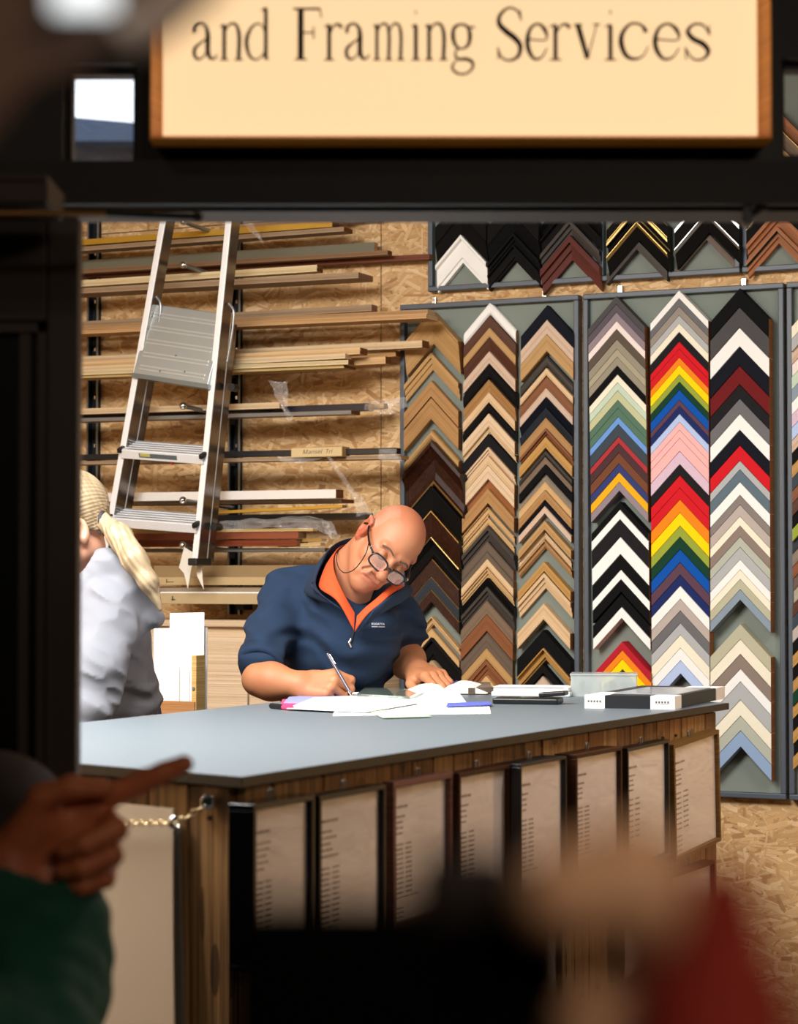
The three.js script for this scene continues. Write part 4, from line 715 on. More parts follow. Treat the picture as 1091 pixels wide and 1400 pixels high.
// ---------------------------------------------------------------- sheets held by a chain on the short side
const leftDir = I[0].clone().sub(I[3]).normalize(), leftN = V(Math.sin(leftTurn), 0, Math.cos(leftTurn));
function leftAt(px, py, off) { const r = ray(px, py), o = V(0, EYE, 0), q = I[0].clone().addScaledVector(leftN, off), t = q.sub(o).dot(leftN) / r.dot(leftN); return r.multiplyScalar(t).add(o); }
{
  const sheet = (label, off, x0, x1, y0, mat, bow, name) => {
    const tl = leftAt(x0, y0, off), tr = leftAt(x1, y0 + 2, off), w = tl.clone().setY(0).distanceTo(tr.clone().setY(0)), h = tl.y - .01, g = new THREE.BoxGeometry(w, h, .003, 4, 24, 1), p = g.attributes.position;
    for (let i = 0; i < p.count; i++) { const v = (p.getY(i) + h / 2) / h; p.setZ(i, p.getZ(i) + bow * Math.sin(Math.PI * v)); p.setX(i, p.getX(i) + .012 * Math.sin(Math.PI * v * 1.3)); }
    g.translate(0, h / 2, 0); g.computeVertexNormals();
    const c = tl.clone().add(tr).multiplyScalar(.5); c.y = .01;
    return single(name, g, mat, label, 'board', c, leftTurn);
  };
  const back = sheet('grey mount board with brown tape standing behind the beige one', .024, 165, 252, 1112, M('#8f8a82', .8), .004, 'mount_board');
  const front = sheet('large beige mount board chained to the side of the counter', .034, 118, 244, 1094, M('#b9a68e', .8), .012, 'mount_board');
  [[1190, 1212], [1308, 1330], [1352, 1368]].forEach(([a, b]) => { const u = leftAt(248, a, .026), v = leftAt(248, b, .026), tp = box(.03, u.y - v.y, .0015, 0, 0, .004); const c = u.clone().add(v).multiplyScalar(.5); const m = shade(new THREE.Mesh(tp, M('#6b4a2a', .4))); m.name = 'tape_strip'; m.position.set(.04, c.y - back.position.y, .002); back.add(m); });
  // chain
  const pts = [leftAt(60, 1122, .05), leftAt(130, 1127, .05), leftAt(190, 1126, .05), leftAt(240, 1125, .052), leftAt(262, 1114, .04), leftAt(285, 1096, .022)];
  const g = thing('chain', 'thin brass link chain holding the boards against the counter', 'chain', pts[5]), cv = new THREE.CatmullRomCurve3(pts.map((p) => p.clone().sub(pts[5])), false, 'catmullrom', .2), n = Math.round(cv.getLength() / .0105);
  const link = new THREE.TorusGeometry(.0042, .0011, 6, 12).scale(1.45, 1, 1), cm = M('#b59f76', .3, { metalness: .9 });
  for (let i = 0; i < n; i++) { const p = cv.getPointAt((i + .5) / n), t = cv.getTangentAt((i + .5) / n); const m = part('link', link, cm, g); m.position.copy(p); m.quaternion.setFromUnitVectors(V(1, 0, 0), t).multiply(new THREE.Quaternion().setFromAxisAngle(V(1, 0, 0), i % 2 ? Math.PI / 2 : 0)); }
  part('hook', new THREE.TorusGeometry(.009, .0025, 8, 18).translate(0, 0, .004), matChrome, g); part('screw_plate', cyl(V(0, 0, -.006), V(0, 0, .003), .008), matChrome, g);
  const q = pts[3].clone().sub(pts[5]); part('ring', new THREE.TorusGeometry(.008, .003, 8, 18).rotateY(.5).translate(q.x, q.y, q.z), matChrome, g);
}
// ---------------------------------------------------------------- things on the counter
const onTop = (px, py, h = 0) => G(px, py, CT + h);
function slab(name, label, cat, quad, y0, th, mat, group) {             // quad of pixels on the counter plane
  const ps = quad.map(([x, y]) => onTop(x, y, y0)), c = ps[0].clone(); c.y = CT + y0;
  return single(name, uvBox(prism(ps.map((p) => [p.x - c.x, p.z - c.z]), th)), mat, label, cat, c, 0, group);
}
const paperM = M('#f4f3f2', .8);
slab('paper_sheet', 'white sheet sticking out furthest under the paper pile', 'paper', [[455, 979], [671, 976], [668, 962], [460, 964]], .0005, .0012, paperM);
slab('card', 'pale green card lying on the white sheets', 'card', [[524, 982], [590, 980], [556, 970], [505, 973]], .0022, .0012, M('#a9c3a0', .8));
slab('paper_sheet', 'large white sheet on top under the writing hand', 'paper', [[392, 969], [500, 974], [570, 962], [560, 949], [430, 954]], .0045, .0012, paperM);
slab('paper_sheet', 'white sheet under the open diary', 'paper', [[470, 962], [640, 964], [625, 944], [480, 947]], .0022, .001, paperM);
slab('folder', 'blue plastic folder edge below the open diary', 'folder', [[610, 966.5], [673, 964], [668, 960], [612, 962]], .0042, .002, M('#5e6fd0', .35));
slab('folder', 'blue and lilac folder under the writing man\'s sheet', 'folder', [[388, 962], [470, 964], [470, 949], [395, 954]], .001, .0025, M('#8f9fe0', .4));
slab('folder', 'pink edged folder sticking out beside the black marker', 'folder', [[384, 966], [430, 968], [430, 956], [386, 957]], .0008, .0018, M('#e0407a', .4));
{ // marker
  const a = onTop(371, 965, .006), b = onTop(399, 968, .006), g = thing('marker_pen', 'black marker pen with a pink tip end at the paper pile', 'pen', a), v = b.clone().sub(a);
  part('barrel', cyl(V(0, 0, 0), v.clone().multiplyScalar(.6), .006), matBlack, g); part('cap', cyl(v.clone().multiplyScalar(.6), v, .0058), M('#d83a68', .4), g);
}
{ // open diary
  const c = onTop(612, 947), g = thing('open_diary', 'thick open diary with white pages and a brown cover', 'book', c, -.12), pg = M('#efede8', .8), W2 = .105, D2 = .19;
  const leaf = (s) => { const sh = new THREE.Shape(); sh.moveTo(0, .003); sh.lineTo(s * W2, .003); sh.quadraticCurveTo(s * W2 * .6, .028, s * W2 * .25, .026); sh.quadraticCurveTo(s * .01, .024, 0, .012); return new THREE.ExtrudeGeometry(sh, { depth: D2, bevelEnabled: false }).translate(0, 0, -D2 / 2); };
  for (const s of [-1, 1]) part('page_block', leaf(s), pg, g);
  part('cover', merge([rbox(W2 + .004, .003, D2 + .008, .001, -W2 / 2, .0015, 0), rbox(W2 + .004, .003, D2 + .008, .001, W2 / 2, .0015, 0)]), M('#3a2a20', .5), g, 'dark brown cover');
  part('ribbon', box(.004, .0006, D2 * .8, .02, .0278, .03), M('#3c3c8c', .6), g);
}
slab('glass_sheet', 'clear greenish glass offcut lying by the diary', 'glass', [[488, 952], [560, 956], [580, 946], [500, 943]], .006, .006, PM({ color: '#dff0ea', roughness: .05, transmission: .9, thickness: .006, ior: 1.5 }));
slab('spiral_notebook', 'brown covered notebook lying at the diary\'s far side', 'book', [[640, 950], [672, 948], [670, 941], [645, 941]], .001, .016, M('#77685a', .6));
{
  const c = onTop(730, 951), g = thing('paper_tray', 'stack of white forms in a shallow clear tray', 'tray', c, -.2);
  part('tray', rbox(.19, .012, .12, .003, 0, .006, 0), M('#cfd4d6', .3), g); part('forms', rbox(.18, .01, .112, .001, 0, .017, 0), paperM, g); part('top_sheet', rbox(.17, .001, .11, .0003, -.006, .0228, .004), paperM, g);
}
{
  const c = onTop(722, 962), g = thing('card_terminal', 'flat black card machine with a small green light', 'card machine', c, -.25);
  part('body', rbox(.15, .014, .075, .005, 0, .007, 0), M('#101113', .35), g); part('screen', box(.07, .001, .045, .02, .0146, 0), M('#1c2126', .1), g);
  part('flap', rbox(.06, .01, .05, .003, .06, .018, .0).rotateZ(.08), M('#15161a', .3), g);
  part('light', new THREE.CylinderGeometry(.004, .004, .001, 12).translate(-.01, .0148, .012), new THREE.MeshStandardMaterial({ color: '#2f7a2f', emissive: '#3fbf3f', emissiveIntensity: .5 }), g);
}
{ // clear plastic box
  const c = onTop(826, 951), g = thing('plastic_box', 'clear plastic box of small fittings beside the black cartons', 'box', c, -.12), pm = PM({ color: '#eef4f4', roughness: .18, transmission: .75, thickness: 0, ior: 1.46 }), w = .155, h = .05, d = .1, t = .002;
  part('wall', merge([box(w, t, d, 0, t / 2, 0), box(w, h, t, 0, h / 2, d / 2), box(w, h, t, 0, h / 2, -d / 2), box(t, h, d, w / 2, h / 2, 0), box(t, h, d, -w / 2, h / 2, 0)]), pm, g);
  part('lid', rbox(w + .006, .005, d + .006, .002, 0, h + .002, 0), pm, g);
  for (let i = 0; i < 14; i++) part('fitting', rbox(.012, rr(.014, .034), .01, .002, rr(-.06, .065), .02, rr(-.035, .035)), M(['#7d776c', '#b0a894', '#59544c', '#c9c4b8'][i % 4], .4, i % 2 ? { metalness: .6 } : {}), g);
}
{ // two black cartons with white printed ends, stacked
  const lt = canvasTex(256, 128, (c, w, h) => { c.fillStyle = '#eceae6'; c.fillRect(0, 0, w, h); c.fillStyle = '#55534f'; for (let i = 0; i < 5; i++) c.fillRect(26 + i * 42, 44, 28, 30); c.fillStyle = '#8d8a86'; c.fillRect(26, 84, 190, 8); });
  const pm = new THREE.MeshStandardMaterial({ map: lt, roughness: .6 });
  const mk = (label, a, b, c3, h, y0) => {
    const A = onTop(...a, y0), B = onTop(...b, y0), C = onTop(...c3, y0), v = B.clone().sub(A), l = v.length(), an = Math.atan2(-v.z, v.x), e = C.clone().sub(B), dp = e.length(), g = thing('carton', label, 'box', A.clone().setY(CT + y0), an, 'black cartons stacked on the counter end');
    const skew = e.clone().applyAxisAngle(V(0, 1, 0), -an), sx = skew.x, sz = skew.z;
    const pr = (x0, x1, f0, f1, hh, yy, grow = 0) => uvBox(prism([[x0 + sx * f0 - grow, sz * f0 + grow], [x1 + sx * f0 + grow, sz * f0 + grow], [x1 + sx * f1 + grow, sz * f1 - grow], [x0 + sx * f1 - grow, sz * f1 - grow]], hh).translate(0, yy, 0));
    part('body', pr(0, l, 0, 1, h, 0), M('#1b1d22', .4), g);
    part('white_end', pr(0, l * .22, -.003, .3, h * 1.01, 0, .0006), matWhite, g); part('white_end', pr(l * .74, l + .0006, -.003, .12, h * 1.01, 0, .0006), matWhite, g); part('white_end', pr(l * .6, l + .0008, .82, 1.003, h * 1.01, 0, .0006), matWhite, g);
    for (const x of [l * .11, l * .87]) part('print', new THREE.PlaneGeometry(l * .2, h * .8).translate(x, h / 2, .0024), pm, g);
    part('clear_lid', pr(l * .2, l * .95, .15, .8, .0015, h), M('#9aa4ad', .12), g);
  };
  mk('black carton with white printed ends and a clear window', [800, 968], [922, 970], [990, 955], .028, 0);
}
// ---------------------------------------------------------------- people: distance fields meshed by surface nets
function mesh(sdf, lo, hi, cell, colorOf) {
  const nx = Math.ceil((hi.x - lo.x) / cell) + 1, ny = Math.ceil((hi.y - lo.y) / cell) + 1, nz = Math.ceil((hi.z - lo.z) / cell) + 1, F = new Float32Array(nx * ny * nz), id = (i, j, k) => (k * ny + j) * nx + i;
  for (let k = 0; k < nz; k++) for (let j = 0; j < ny; j++) for (let i = 0; i < nx; i++) F[id(i, j, k)] = sdf(lo.x + i * cell, lo.y + j * cell, lo.z + k * cell);
  const vi = new Int32Array(nx * ny * nz).fill(-1), pos = [], ix = [];
  for (let k = 0; k < nz - 1; k++) for (let j = 0; j < ny - 1; j++) for (let i = 0; i < nx - 1; i++) {
    let n = 0, x = 0, y = 0, z = 0; const c = [];
    for (let q = 0; q < 8; q++) c.push(F[id(i + (q & 1), j + (q >> 1 & 1), k + (q >> 2))]);
    let neg = 0; for (const v of c) if (v < 0) neg++; if (!neg || neg === 8) continue;
    for (let a = 0; a < 8; a++) for (const s of [1, 2, 4]) { const b = a | s; if (b === a || (c[a] < 0) === (c[b] < 0)) continue; const t = c[a] / (c[a] - c[b]); x += (a & 1) + (s === 1 ? t : 0); y += (a >> 1 & 1) + (s === 2 ? t : 0); z += (a >> 2) + (s === 4 ? t : 0); n++; }
    vi[id(i, j, k)] = pos.length / 3; pos.push(lo.x + (i + x / n) * cell, lo.y + (j + y / n) * cell, lo.z + (k + z / n) * cell);
  }
  const quad = (a, b, c, d, f) => { if (a < 0 || b < 0 || c < 0 || d < 0) return; f ? ix.push(a, b, c, a, c, d) : ix.push(a, c, b, a, d, c); };
  for (let k = 1; k < nz - 1; k++) for (let j = 1; j < ny - 1; j++) for (let i = 1; i < nx - 1; i++) {
    const v = F[id(i, j, k)] < 0;
    if (v !== F[id(i + 1, j, k)] < 0) quad(vi[id(i, j - 1, k - 1)], vi[id(i, j, k - 1)], vi[id(i, j, k)], vi[id(i, j - 1, k)], v);
    if (v !== F[id(i, j + 1, k)] < 0) quad(vi[id(i - 1, j, k - 1)], vi[id(i - 1, j, k)], vi[id(i, j, k)], vi[id(i, j, k - 1)], v);
    if (v !== F[id(i, j, k + 1)] < 0) quad(vi[id(i - 1, j - 1, k)], vi[id(i, j - 1, k)], vi[id(i, j, k)], vi[id(i - 1, j, k)], v);
  }
  const nor = [], e = cell * .5, uv = [];
  for (let q = 0; q < pos.length; q += 3) { const [x, y, z] = [pos[q], pos[q + 1], pos[q + 2]], n = V(sdf(x + e, y, z) - sdf(x - e, y, z), sdf(x, y + e, z) - sdf(x, y - e, z), sdf(x, y, z + e) - sdf(x, y, z - e)).normalize(); nor.push(n.x, n.y, n.z); uv.push((x + z * .6) * 4, y * 4); }
  const g = new THREE.BufferGeometry(); g.setAttribute('position', new THREE.Float32BufferAttribute(pos, 3)); g.setAttribute('normal', new THREE.Float32BufferAttribute(nor, 3)); g.setAttribute('uv', new THREE.Float32BufferAttribute(uv, 2)); g.setIndex(ix);
  if (colorOf) { const col = []; for (let q = 0; q < pos.length; q += 3) col.push(...colorOf(pos[q], pos[q + 1], pos[q + 2])); g.setAttribute('color', new THREE.Float32BufferAttribute(col, 3)); }
  return g;
}
const smin = (a, b, k) => { const h = Math.max(k - Math.abs(a - b), 0) / k; return Math.min(a, b) - h * h * k * .25; };
const smax = (a, b, k) => -smin(-a, -b, k);
function cap(a, b, r0, r1 = r0) {                                        // tapered capsule
  const dx = b.x - a.x, dy = b.y - a.y, dz = b.z - a.z, l2 = dx * dx + dy * dy + dz * dz || 1e-9;
  return (x, y, z) => { const px = x - a.x, py = y - a.y, pz = z - a.z; let t = (px * dx + py * dy + pz * dz) / l2; t = t < 0 ? 0 : t > 1 ? 1 : t; return Math.hypot(px - dx * t, py - dy * t, pz - dz * t) - r0 - (r1 - r0) * t; };
}
function ell(c, r) { const m = Math.min(r.x, r.y, r.z); return (x, y, z) => { const a = (x - c.x) / r.x, b = (y - c.y) / r.y, d = (z - c.z) / r.z, k0 = Math.hypot(a, b, d), k1 = Math.hypot(a / r.x, b / r.y, d / r.z); return k1 < 1e-9 ? -m : k0 * (k0 - 1) / k1; }; }
const sph = (c, r) => (x, y, z) => Math.hypot(x - c.x, y - c.y, z - c.z) - r;
function join(list, k) { return (x, y, z) => { let d = list[0](x, y, z); for (let i = 1; i < list.length; i++) d = smin(d, list[i](x, y, z), k); return d; }; }
function inFrame(m, sdf) { const e = new THREE.Matrix4().copy(m).invert().elements; return (x, y, z) => sdf(e[0] * x + e[4] * y + e[8] * z + e[12], e[1] * x + e[5] * y + e[9] * z + e[13], e[2] * x + e[6] * y + e[10] * z + e[14]); }
function bounds(pts, pad) { const lo = V(1e9, 1e9, 1e9), hi = V(-1e9, -1e9, -1e9); for (const p of pts) { lo.min(p); hi.max(p); } return [lo.subScalar(pad), hi.addScalar(pad)]; }
// hand field in its own frame: y along the fingers, x to the thumb, z to the palm side
function handField(o) {
  const kx = [.029, .0095, -.0105, -.029], ky = [.09, .094, .088, .078], len = [[.042, .025, .019], [.046, .028, .02], [.042, .026, .019], [.033, .019, .017]], fr = [.0103, .0102, .0096, .0084];
  const palm = [cap(V(0, -.07, 0), V(0, .005, 0), .027, .024)], fing = [];
  for (let i = 0; i < 4; i++) palm.push(cap(V(kx[i] * .62, .012, .003), V(kx[i], ky[i] - .004, 0), .0155, .0115));
  palm.push(cap(V(.018, .014, .008), V(.03, .045, .012), .015, .013), cap(V(-.02, .012, .008), V(-.026, .05, .006), .014, .012));
  const tips = [];
  for (let i = 0; i < 4; i++) {
    const [m, p, d] = o.flex[i]; let q = V(kx[i], ky[i], 0), a = 0; const sp = (o.spread ?? [.08, .02, -.04, -.1])[i], segs = [];
    [m, p, d].forEach((f, j) => { a += f; const n = q.clone().add(V(Math.sin(sp) * Math.cos(a), Math.cos(a) * Math.cos(sp), Math.sin(a)).multiplyScalar(len[i][j])); segs.push(cap(q, n, fr[i] * (1.06 - j * .09), fr[i] * (.98 - j * .09))); q = n; });
    tips.push(q); fing.push(join(segs, .004));
  }
  const T = o.thumb, th = join([cap(T[0], T[1], .0135, .0115), cap(T[1], T[2], .0112, .0102), cap(T[2], T[3], .0102, .0085)], .006), pf = join(palm, .014);
  const f = (x, y, z) => { let d = smin(pf(x, y, z), th(x, y, z), .012), g = 1e9; for (const q of fing) { const v = q(x, y, z); g = Math.min(g, v); } return smin(d, g, .009); };
  f.tips = tips; f.thumbTip = T[3]; return f;
}
function handFrame(wrist, fwd, dorsal, left) {                           // dorsal = direction the back of the hand faces
  const f = fwd.clone().normalize(), u = dorsal.clone().addScaledVector(f, -dorsal.dot(f)).normalize(), t = u.clone().cross(f); if (left) t.negate();
  return new THREE.Matrix4().makeBasis(t, f, u.clone().negate()).setPosition(wrist);
}
const skin = (c, r = .5) => new THREE.MeshPhysicalMaterial({ color: '#ffffff', vertexColors: true, roughness: r, sheen: .1, name: c, bumpMap: rep(fleeceBump, 3, 3), bumpScale: .0006 });
const lin = (h) => { const c = new THREE.Color(h); return [c.r, c.g, c.b]; };
const mixc = (a, b, t) => a.map((v, i) => v + (b[i] - v) * Math.min(1, Math.max(0, t)));

// ---------------------------------------------------------------- the man writing at the counter
{
  const org = P(470, 950, 5.62); org.y = 0;
  const man = thing('person', 'bald man in a navy zip fleece and glasses, writing at the counter', 'person', org);
  const L = (px, py, d) => P(px, py, d).sub(org);
  const hc = L(529, 747, 5.37), HM = new THREE.Matrix4().makeRotationZ(-50 * Math.PI / 180).multiply(new THREE.Matrix4().makeRotationX(16 * Math.PI / 180)).multiply(new THREE.Matrix4().makeRotationY(26 * Math.PI / 180)).scale(V(.9, .9, .9)).setPosition(hc);
  const H = (x, y, z) => V(x, y, z).applyMatrix4(HM);
  // head field in head space
  const base = join([ell(V(0, .036, -.014), V(.077, .084, .097)), ell(V(0, -.028, .03), V(.061, .082, .06)), cap(V(-.046, -.058, .0), V(0, -.097, .064), .022, .021), cap(V(.046, -.058, .0), V(0, -.097, .064), .022, .021), sph(V(0, -.1, .073), .018)], .03);
  const addons = [[cap(V(-.04, .022, .076), V(-.012, .02, .088), .011, .009), .014], [cap(V(.04, .022, .076), V(.012, .02, .088), .011, .009), .014], [cap(V(0, .012, .091), V(0, -.03, .118), .009, .0135), .01], [sph(V(0, -.034, .119), .0155), .007], [sph(V(-.016, -.038, .103), .0105), .006], [sph(V(.016, -.038, .103), .0105), .006],
    [sph(V(-.041, -.028, .058), .027), .02], [sph(V(.041, -.028, .058), .027), .02], [cap(V(-.02, -.066, .088), V(.02, -.066, .088), .009, .009), .012], [cap(V(-.016, -.079, .086), V(.016, -.079, .086), .0085), .01], [cap(V(-.028, -.052, .082), V(-.036, -.078, .07), .012), .015], [cap(V(.028, -.052, .082), V(.036, -.078, .07), .012), .015]];
  const cuts = [[sph(V(-.031, .003, .1), .0175), .012], [sph(V(.031, .003, .1), .0175), .012], [cap(V(-.027, -.0755, .094), V(0, -.0715, .101), .0032), .004], [cap(V(.027, -.0755, .094), V(0, -.0715, .101), .0032), .004], [cap(V(-.0235, -.038, .1), V(-.034, -.064, .086), .0042), .008], [cap(V(.0235, -.038, .1), V(.034, -.064, .086), .0042), .008], [cap(V(-.03, .062, .088), V(.03, .062, .088), .001), .006], [cap(V(-.032, .075, .083), V(.032, .075, .083), .001), .006]];
  const lids = [sph(V(-.031, .001, .0815), .0135), sph(V(.031, .001, .0815), .0135)];
  const ears = [-1, 1].map((s) => { const m = new THREE.Matrix4().makeRotationZ(s * -.12).setPosition(s * .082, -.004, -.008), o = ell(V(0, 0, 0), V(.012, .035, .022)), c = ell(V(s * .012, .005, .003), V(.011, .022, .013)), lobe = sph(V(-s * .002, -.031, .006), .009), t = cap(V(0, .026, .014), V(s * .004, .032, -.012), .005); const f = (x, y, z) => smax(smin(smin(o(x, y, z), lobe(x, y, z), .008), t(x, y, z), .006), -c(x, y, z), .006); return inFrame(m, f); });
  const headF = (x, y, z) => { let d = base(x, y, z); for (const [f, k] of addons) d = smin(d, f(x, y, z), k); for (const [f, k] of cuts) d = smax(d, -f(x, y, z), k); for (const f of lids) d = smin(d, f(x, y, z), .003); for (const f of ears) d = smin(d, f(x, y, z), .008); return d; };
  // joints
  const J = { neckT: H(0, -.055, -.035), neckB: L(462, 806, 5.5), shR: L(397, 814, 5.56), shL: L(542, 838, 5.58), elR: L(354, 929, 5.27), wrR: L(407, 936, 5.24), elL: L(549, 894, 5.66), wrL: L(570, 917, 5.5), chest: L(470, 860, 5.62), belly: L(455, 940, 5.66), hip: L(448, 1030, 5.74) };
  const neck = cap(J.neckT, J.neckB, .058, .068), throat = cap(H(0, -.085, .035), L(480, 835, 5.46), .03, .04);
  // hands
  const hR = handField({ flex: [[.75, 1.15, .5], [.95, 1.3, .6], [1.1, 1.4, .6], [1.2, 1.4, .6]], spread: [.02, 0, -.02, -.05], thumb: [V(.03, .028, .01), V(.04, .058, .026), V(.036, .086, .042), V(.026, .102, .052)] });
  const RM = handFrame(J.wrR, V(.95, .05, .28), V(-.05, .62, .78), false), hRw = inFrame(RM, hR);
  const hL = handField({ flex: [[.35, .45, .25], [.4, .5, .3], [.45, .55, .3], [.5, .6, .3]], thumb: [V(.03, .024, .01), V(.048, .05, .022), V(.05, .078, .034), V(.042, .1, .042)] });
  const LM = handFrame(J.wrL, V(.5, -.1, .86), V(.0, 1, .1), true), hLw = inFrame(LM, hL);
  const armR = join([cap(J.elR, J.elR.clone().lerp(J.wrR, .35), .042, .043), cap(J.elR.clone().lerp(J.wrR, .35), J.wrR, .043, .029)], .02), armL = join([cap(J.elL, J.elL.clone().lerp(J.wrL, .4), .045, .044), cap(J.elL.clone().lerp(J.wrL, .4), J.wrL, .044, .028)], .02);
  const torsoIn = join([cap(J.neckB, J.chest, .055, .085), cap(J.chest, J.belly, .085, .09), cap(J.belly, J.hip, .09, .11), cap(J.chest, J.shR, .05, .035), cap(J.chest, J.shL, .05, .035), cap(J.shR, J.elR, .036, .036), cap(J.shL, J.elL, .036, .036)], .03);
  const hw = inFrame(HM, headF);
  const sk = lin('#b47c5a'), red = lin('#9f5034'), palec = lin('#dcae90');
  const colHead = (x, y, z) => { const p = V(x, y, z).applyMatrix4(new THREE.Matrix4().copy(HM).invert()); const n = noise3(p.x * 40, p.y * 40, p.z * 40) * .5 + .5, n2 = noise3(p.x * 14 + 5, p.y * 14, p.z * 14) * .5 + .5; let c = mixc(sk, red, .15 + n2 * .35 + (p.y > .09 ? .25 : 0) * n2 + (Math.hypot(p.x, p.y + .03, p.z - .11) < .022 ? .35 : 0) + (Math.abs(p.x) > .078 && p.y < .05 ? .55 : 0)); if (Math.abs(p.x) > .05 && p.y > .02 && p.z < .02) c = mixc(c, lin('#b4978a'), .35 * n); if (p.z > .078 && p.y > -.085 && p.y < -.06 && Math.abs(p.x) < .026) c = mixc(c, lin('#b0604c'), .5); return c; };
  const colArm = (x, y, z) => { const n2 = noise3(x * 22 + 5, y * 22, z * 22) * .5 + .5; return mixc(lin('#b87c54'), red, n2 * .4); };
  const headSkin = (x, y, z) => smin(smin(hw(x, y, z), neck(x, y, z), .03), throat(x, y, z), .03);
  const gs = [];
  { const [lo, hi] = bounds([hc.clone().addScalar(.13), hc.clone().addScalar(-.13), J.neckB], .03); gs.push(mesh(headSkin, lo, hi, .0034, colHead)); }
  { const f = (x, y, z) => smin(smin(armR(x, y, z), hRw(x, y, z), .02), torsoIn(x, y, z), .02); const g1 = (x, y, z) => smin(armR(x, y, z), hRw(x, y, z), .02); const [lo, hi] = bounds([J.elR, J.wrR, V(.02, .14, .02).applyMatrix4(RM), V(-.03, .1, .09).applyMatrix4(RM)], .07); gs.push(mesh(g1, lo, hi, .0036, colArm)); }
  { const g1 = (x, y, z) => smin(armL(x, y, z), hLw(x, y, z), .02); const [lo, hi] = bounds([J.elL, J.wrL, V(.02, .19, .02).applyMatrix4(LM), V(-.03, .1, .09).applyMatrix4(LM)], .07); gs.push(mesh(g1, lo, hi, .0036, colArm)); }
  { const [lo, hi] = bounds([J.neckB, J.shR, J.shL, J.hip, J.elR, J.elL], .14); gs.push(mesh(torsoIn, lo, hi, .016, colArm)); }
  part('body', mergeGeometries(gs), skin('man skin', .58), man);
  // face details
  const hair = M('#57463a', .9);
  for (const s of [-1, 1]) {
    part('eyebrow', tube([H(s * .05, .02, .083), H(s * .034, .029, .094), H(s * .014, .024, .1)], .0024, 12, 6), hair, man);
    part('eye_line', tube([H(s * .043, -.006, .0895), H(s * .031, -.0085, .0955), H(s * .02, -.006, .0935)], .0012, 12, 5), M('#3a241c', .7), man);
  }
  // fleece
  const fold = (x, y, z) => { const a = noise3(x * 9 + 3, y * 16, z * 9), b = noise3(x * 22, y * 34 + 4, z * 22); const c = noise3(x * 14 + 8, y * 30, z * 14); return .008 * a + .004 * b + .005 * (.5 - Math.abs(c)) + .0035 * Math.sin(y * 95 + x * 30 + a * 5); };
  const chestF = L(476, 868, 5.5), sweater = join([cap(J.neckB, chestF, .075, .115), cap(L(440, 862, 5.6), L(508, 868, 5.62), .105, .095), cap(chestF, L(456, 930, 5.58), .12, .115), cap(L(456, 930, 5.6), L(450, 1000, 5.7), .12, .13), cap(L(458, 803, 5.57), J.shR, .07, .062), cap(L(480, 815, 5.57), J.shL, .07, .056)], .06);
  const slR = join([cap(J.shR, L(372, 866, 5.45), .063, .058), cap(L(372, 866, 5.45), L(359, 906, 5.32), .058, .052)], .03), slL = join([cap(J.shL, L(552, 868, 5.63), .055, .053), cap(L(552, 868, 5.63), L(550, 888, 5.64), .053, .05)], .03);
  const cuffN = J.elR.clone().sub(J.shR).normalize();
  const neckCut = cap(L(484, 770, 5.4), L(474, 812, 5.5), .068, .058), vCut = cap(L(482, 800, 5.33), L(481, 846, 5.36), .035, .012);
  const pts = { fold };
  const sw = (x, y, z) => { let d = smin(smin(sweater(x, y, z), slR(x, y, z), .035), slL(x, y, z), .03); d -= fold(x, y, z) * 1.15; d = smax(d, -neckCut(x, y, z), .01); return smax(d, -vCut(x, y, z), .006); };
  const navy = new THREE.MeshStandardMaterial({ color: '#0b2540', roughness: .92, bumpMap: rep(fleeceBump, 2, 2), bumpScale: .0012 });
  { const [lo, hi] = bounds([J.neckB, J.shR, J.shL, L(450, 1010, 5.8), L(450, 1000, 5.5), L(340, 920, 5.3), L(585, 900, 5.6)], .14); part('fleece', mesh(sw, lo, hi, .0065), navy, man, 'navy blue zip-neck fleece'); }
  part('cuff', new THREE.TorusGeometry(.048, .01, 10, 28).applyQuaternion(new THREE.Quaternion().setFromUnitVectors(V(0, 0, 1), cuffN)).translate(...L(357, 909, 5.3).toArray()), navy, man);
  // trousers and legs down to the floor
  const jeans = M('#1c2430', .9), legs = join([cap(L(430, 1015, 5.72), L(420, 1180, 5.76), .1, .07), cap(L(470, 1015, 5.74), L(480, 1180, 5.8), .1, .07), cap(V(-.09, .52, -.14), V(-.09, .08, -.16), .07, .05), cap(V(.05, .52, -.16), V(.05, .08, -.18), .07, .05)], .04);
  { const [lo, hi] = bounds([V(-.3, .05, -.35), V(.25, .98, .1)], .04); part('trousers', mesh(legs, lo, hi, .016), jeans, man); }
  for (const x of [-.09, .05]) part('shoe', mesh(join([cap(V(x, .035, -.17), V(x, .03, .02), .04, .034)], .01), V(x - .06, -.01, -.24), V(x + .06, .09, .08), .009), matBlack, man);
  // collars: strips lofted between edges
  const strip = (name, a, b, th, mat, n = 24) => {
    const c0 = new THREE.CatmullRomCurve3(a), c1 = new THREE.CatmullRomCurve3(b), pos = [], ix = [], uv = [], nv = 6, cx = J.neckB.clone().add(J.neckT).multiplyScalar(.5);
    for (const s of [0, 1]) for (let i = 0; i <= n; i++) for (let j = 0; j <= nv; j++) { const p = c0.getPoint(i / n).lerp(c1.getPoint(i / n), j / nv), o = p.clone().sub(cx).setY(0).normalize(); p.addScaledVector(o, s ? -th : 0).addScaledVector(o, .006 * Math.sin(Math.PI * j / nv)); pos.push(p.x, p.y, p.z); uv.push(i / n, j / nv); }
    const st = (n + 1) * (nv + 1);
    for (let s = 0; s < 2; s++) for (let i = 0; i < n; i++) for (let j = 0; j < nv; j++) { const q = s * st + i * (nv + 1) + j; s ? ix.push(q, q + nv + 1, q + 1, q + 1, q + nv + 1, q + nv + 2) : ix.push(q, q + 1, q + nv + 1, q + 1, q + nv + 2, q + nv + 1); }
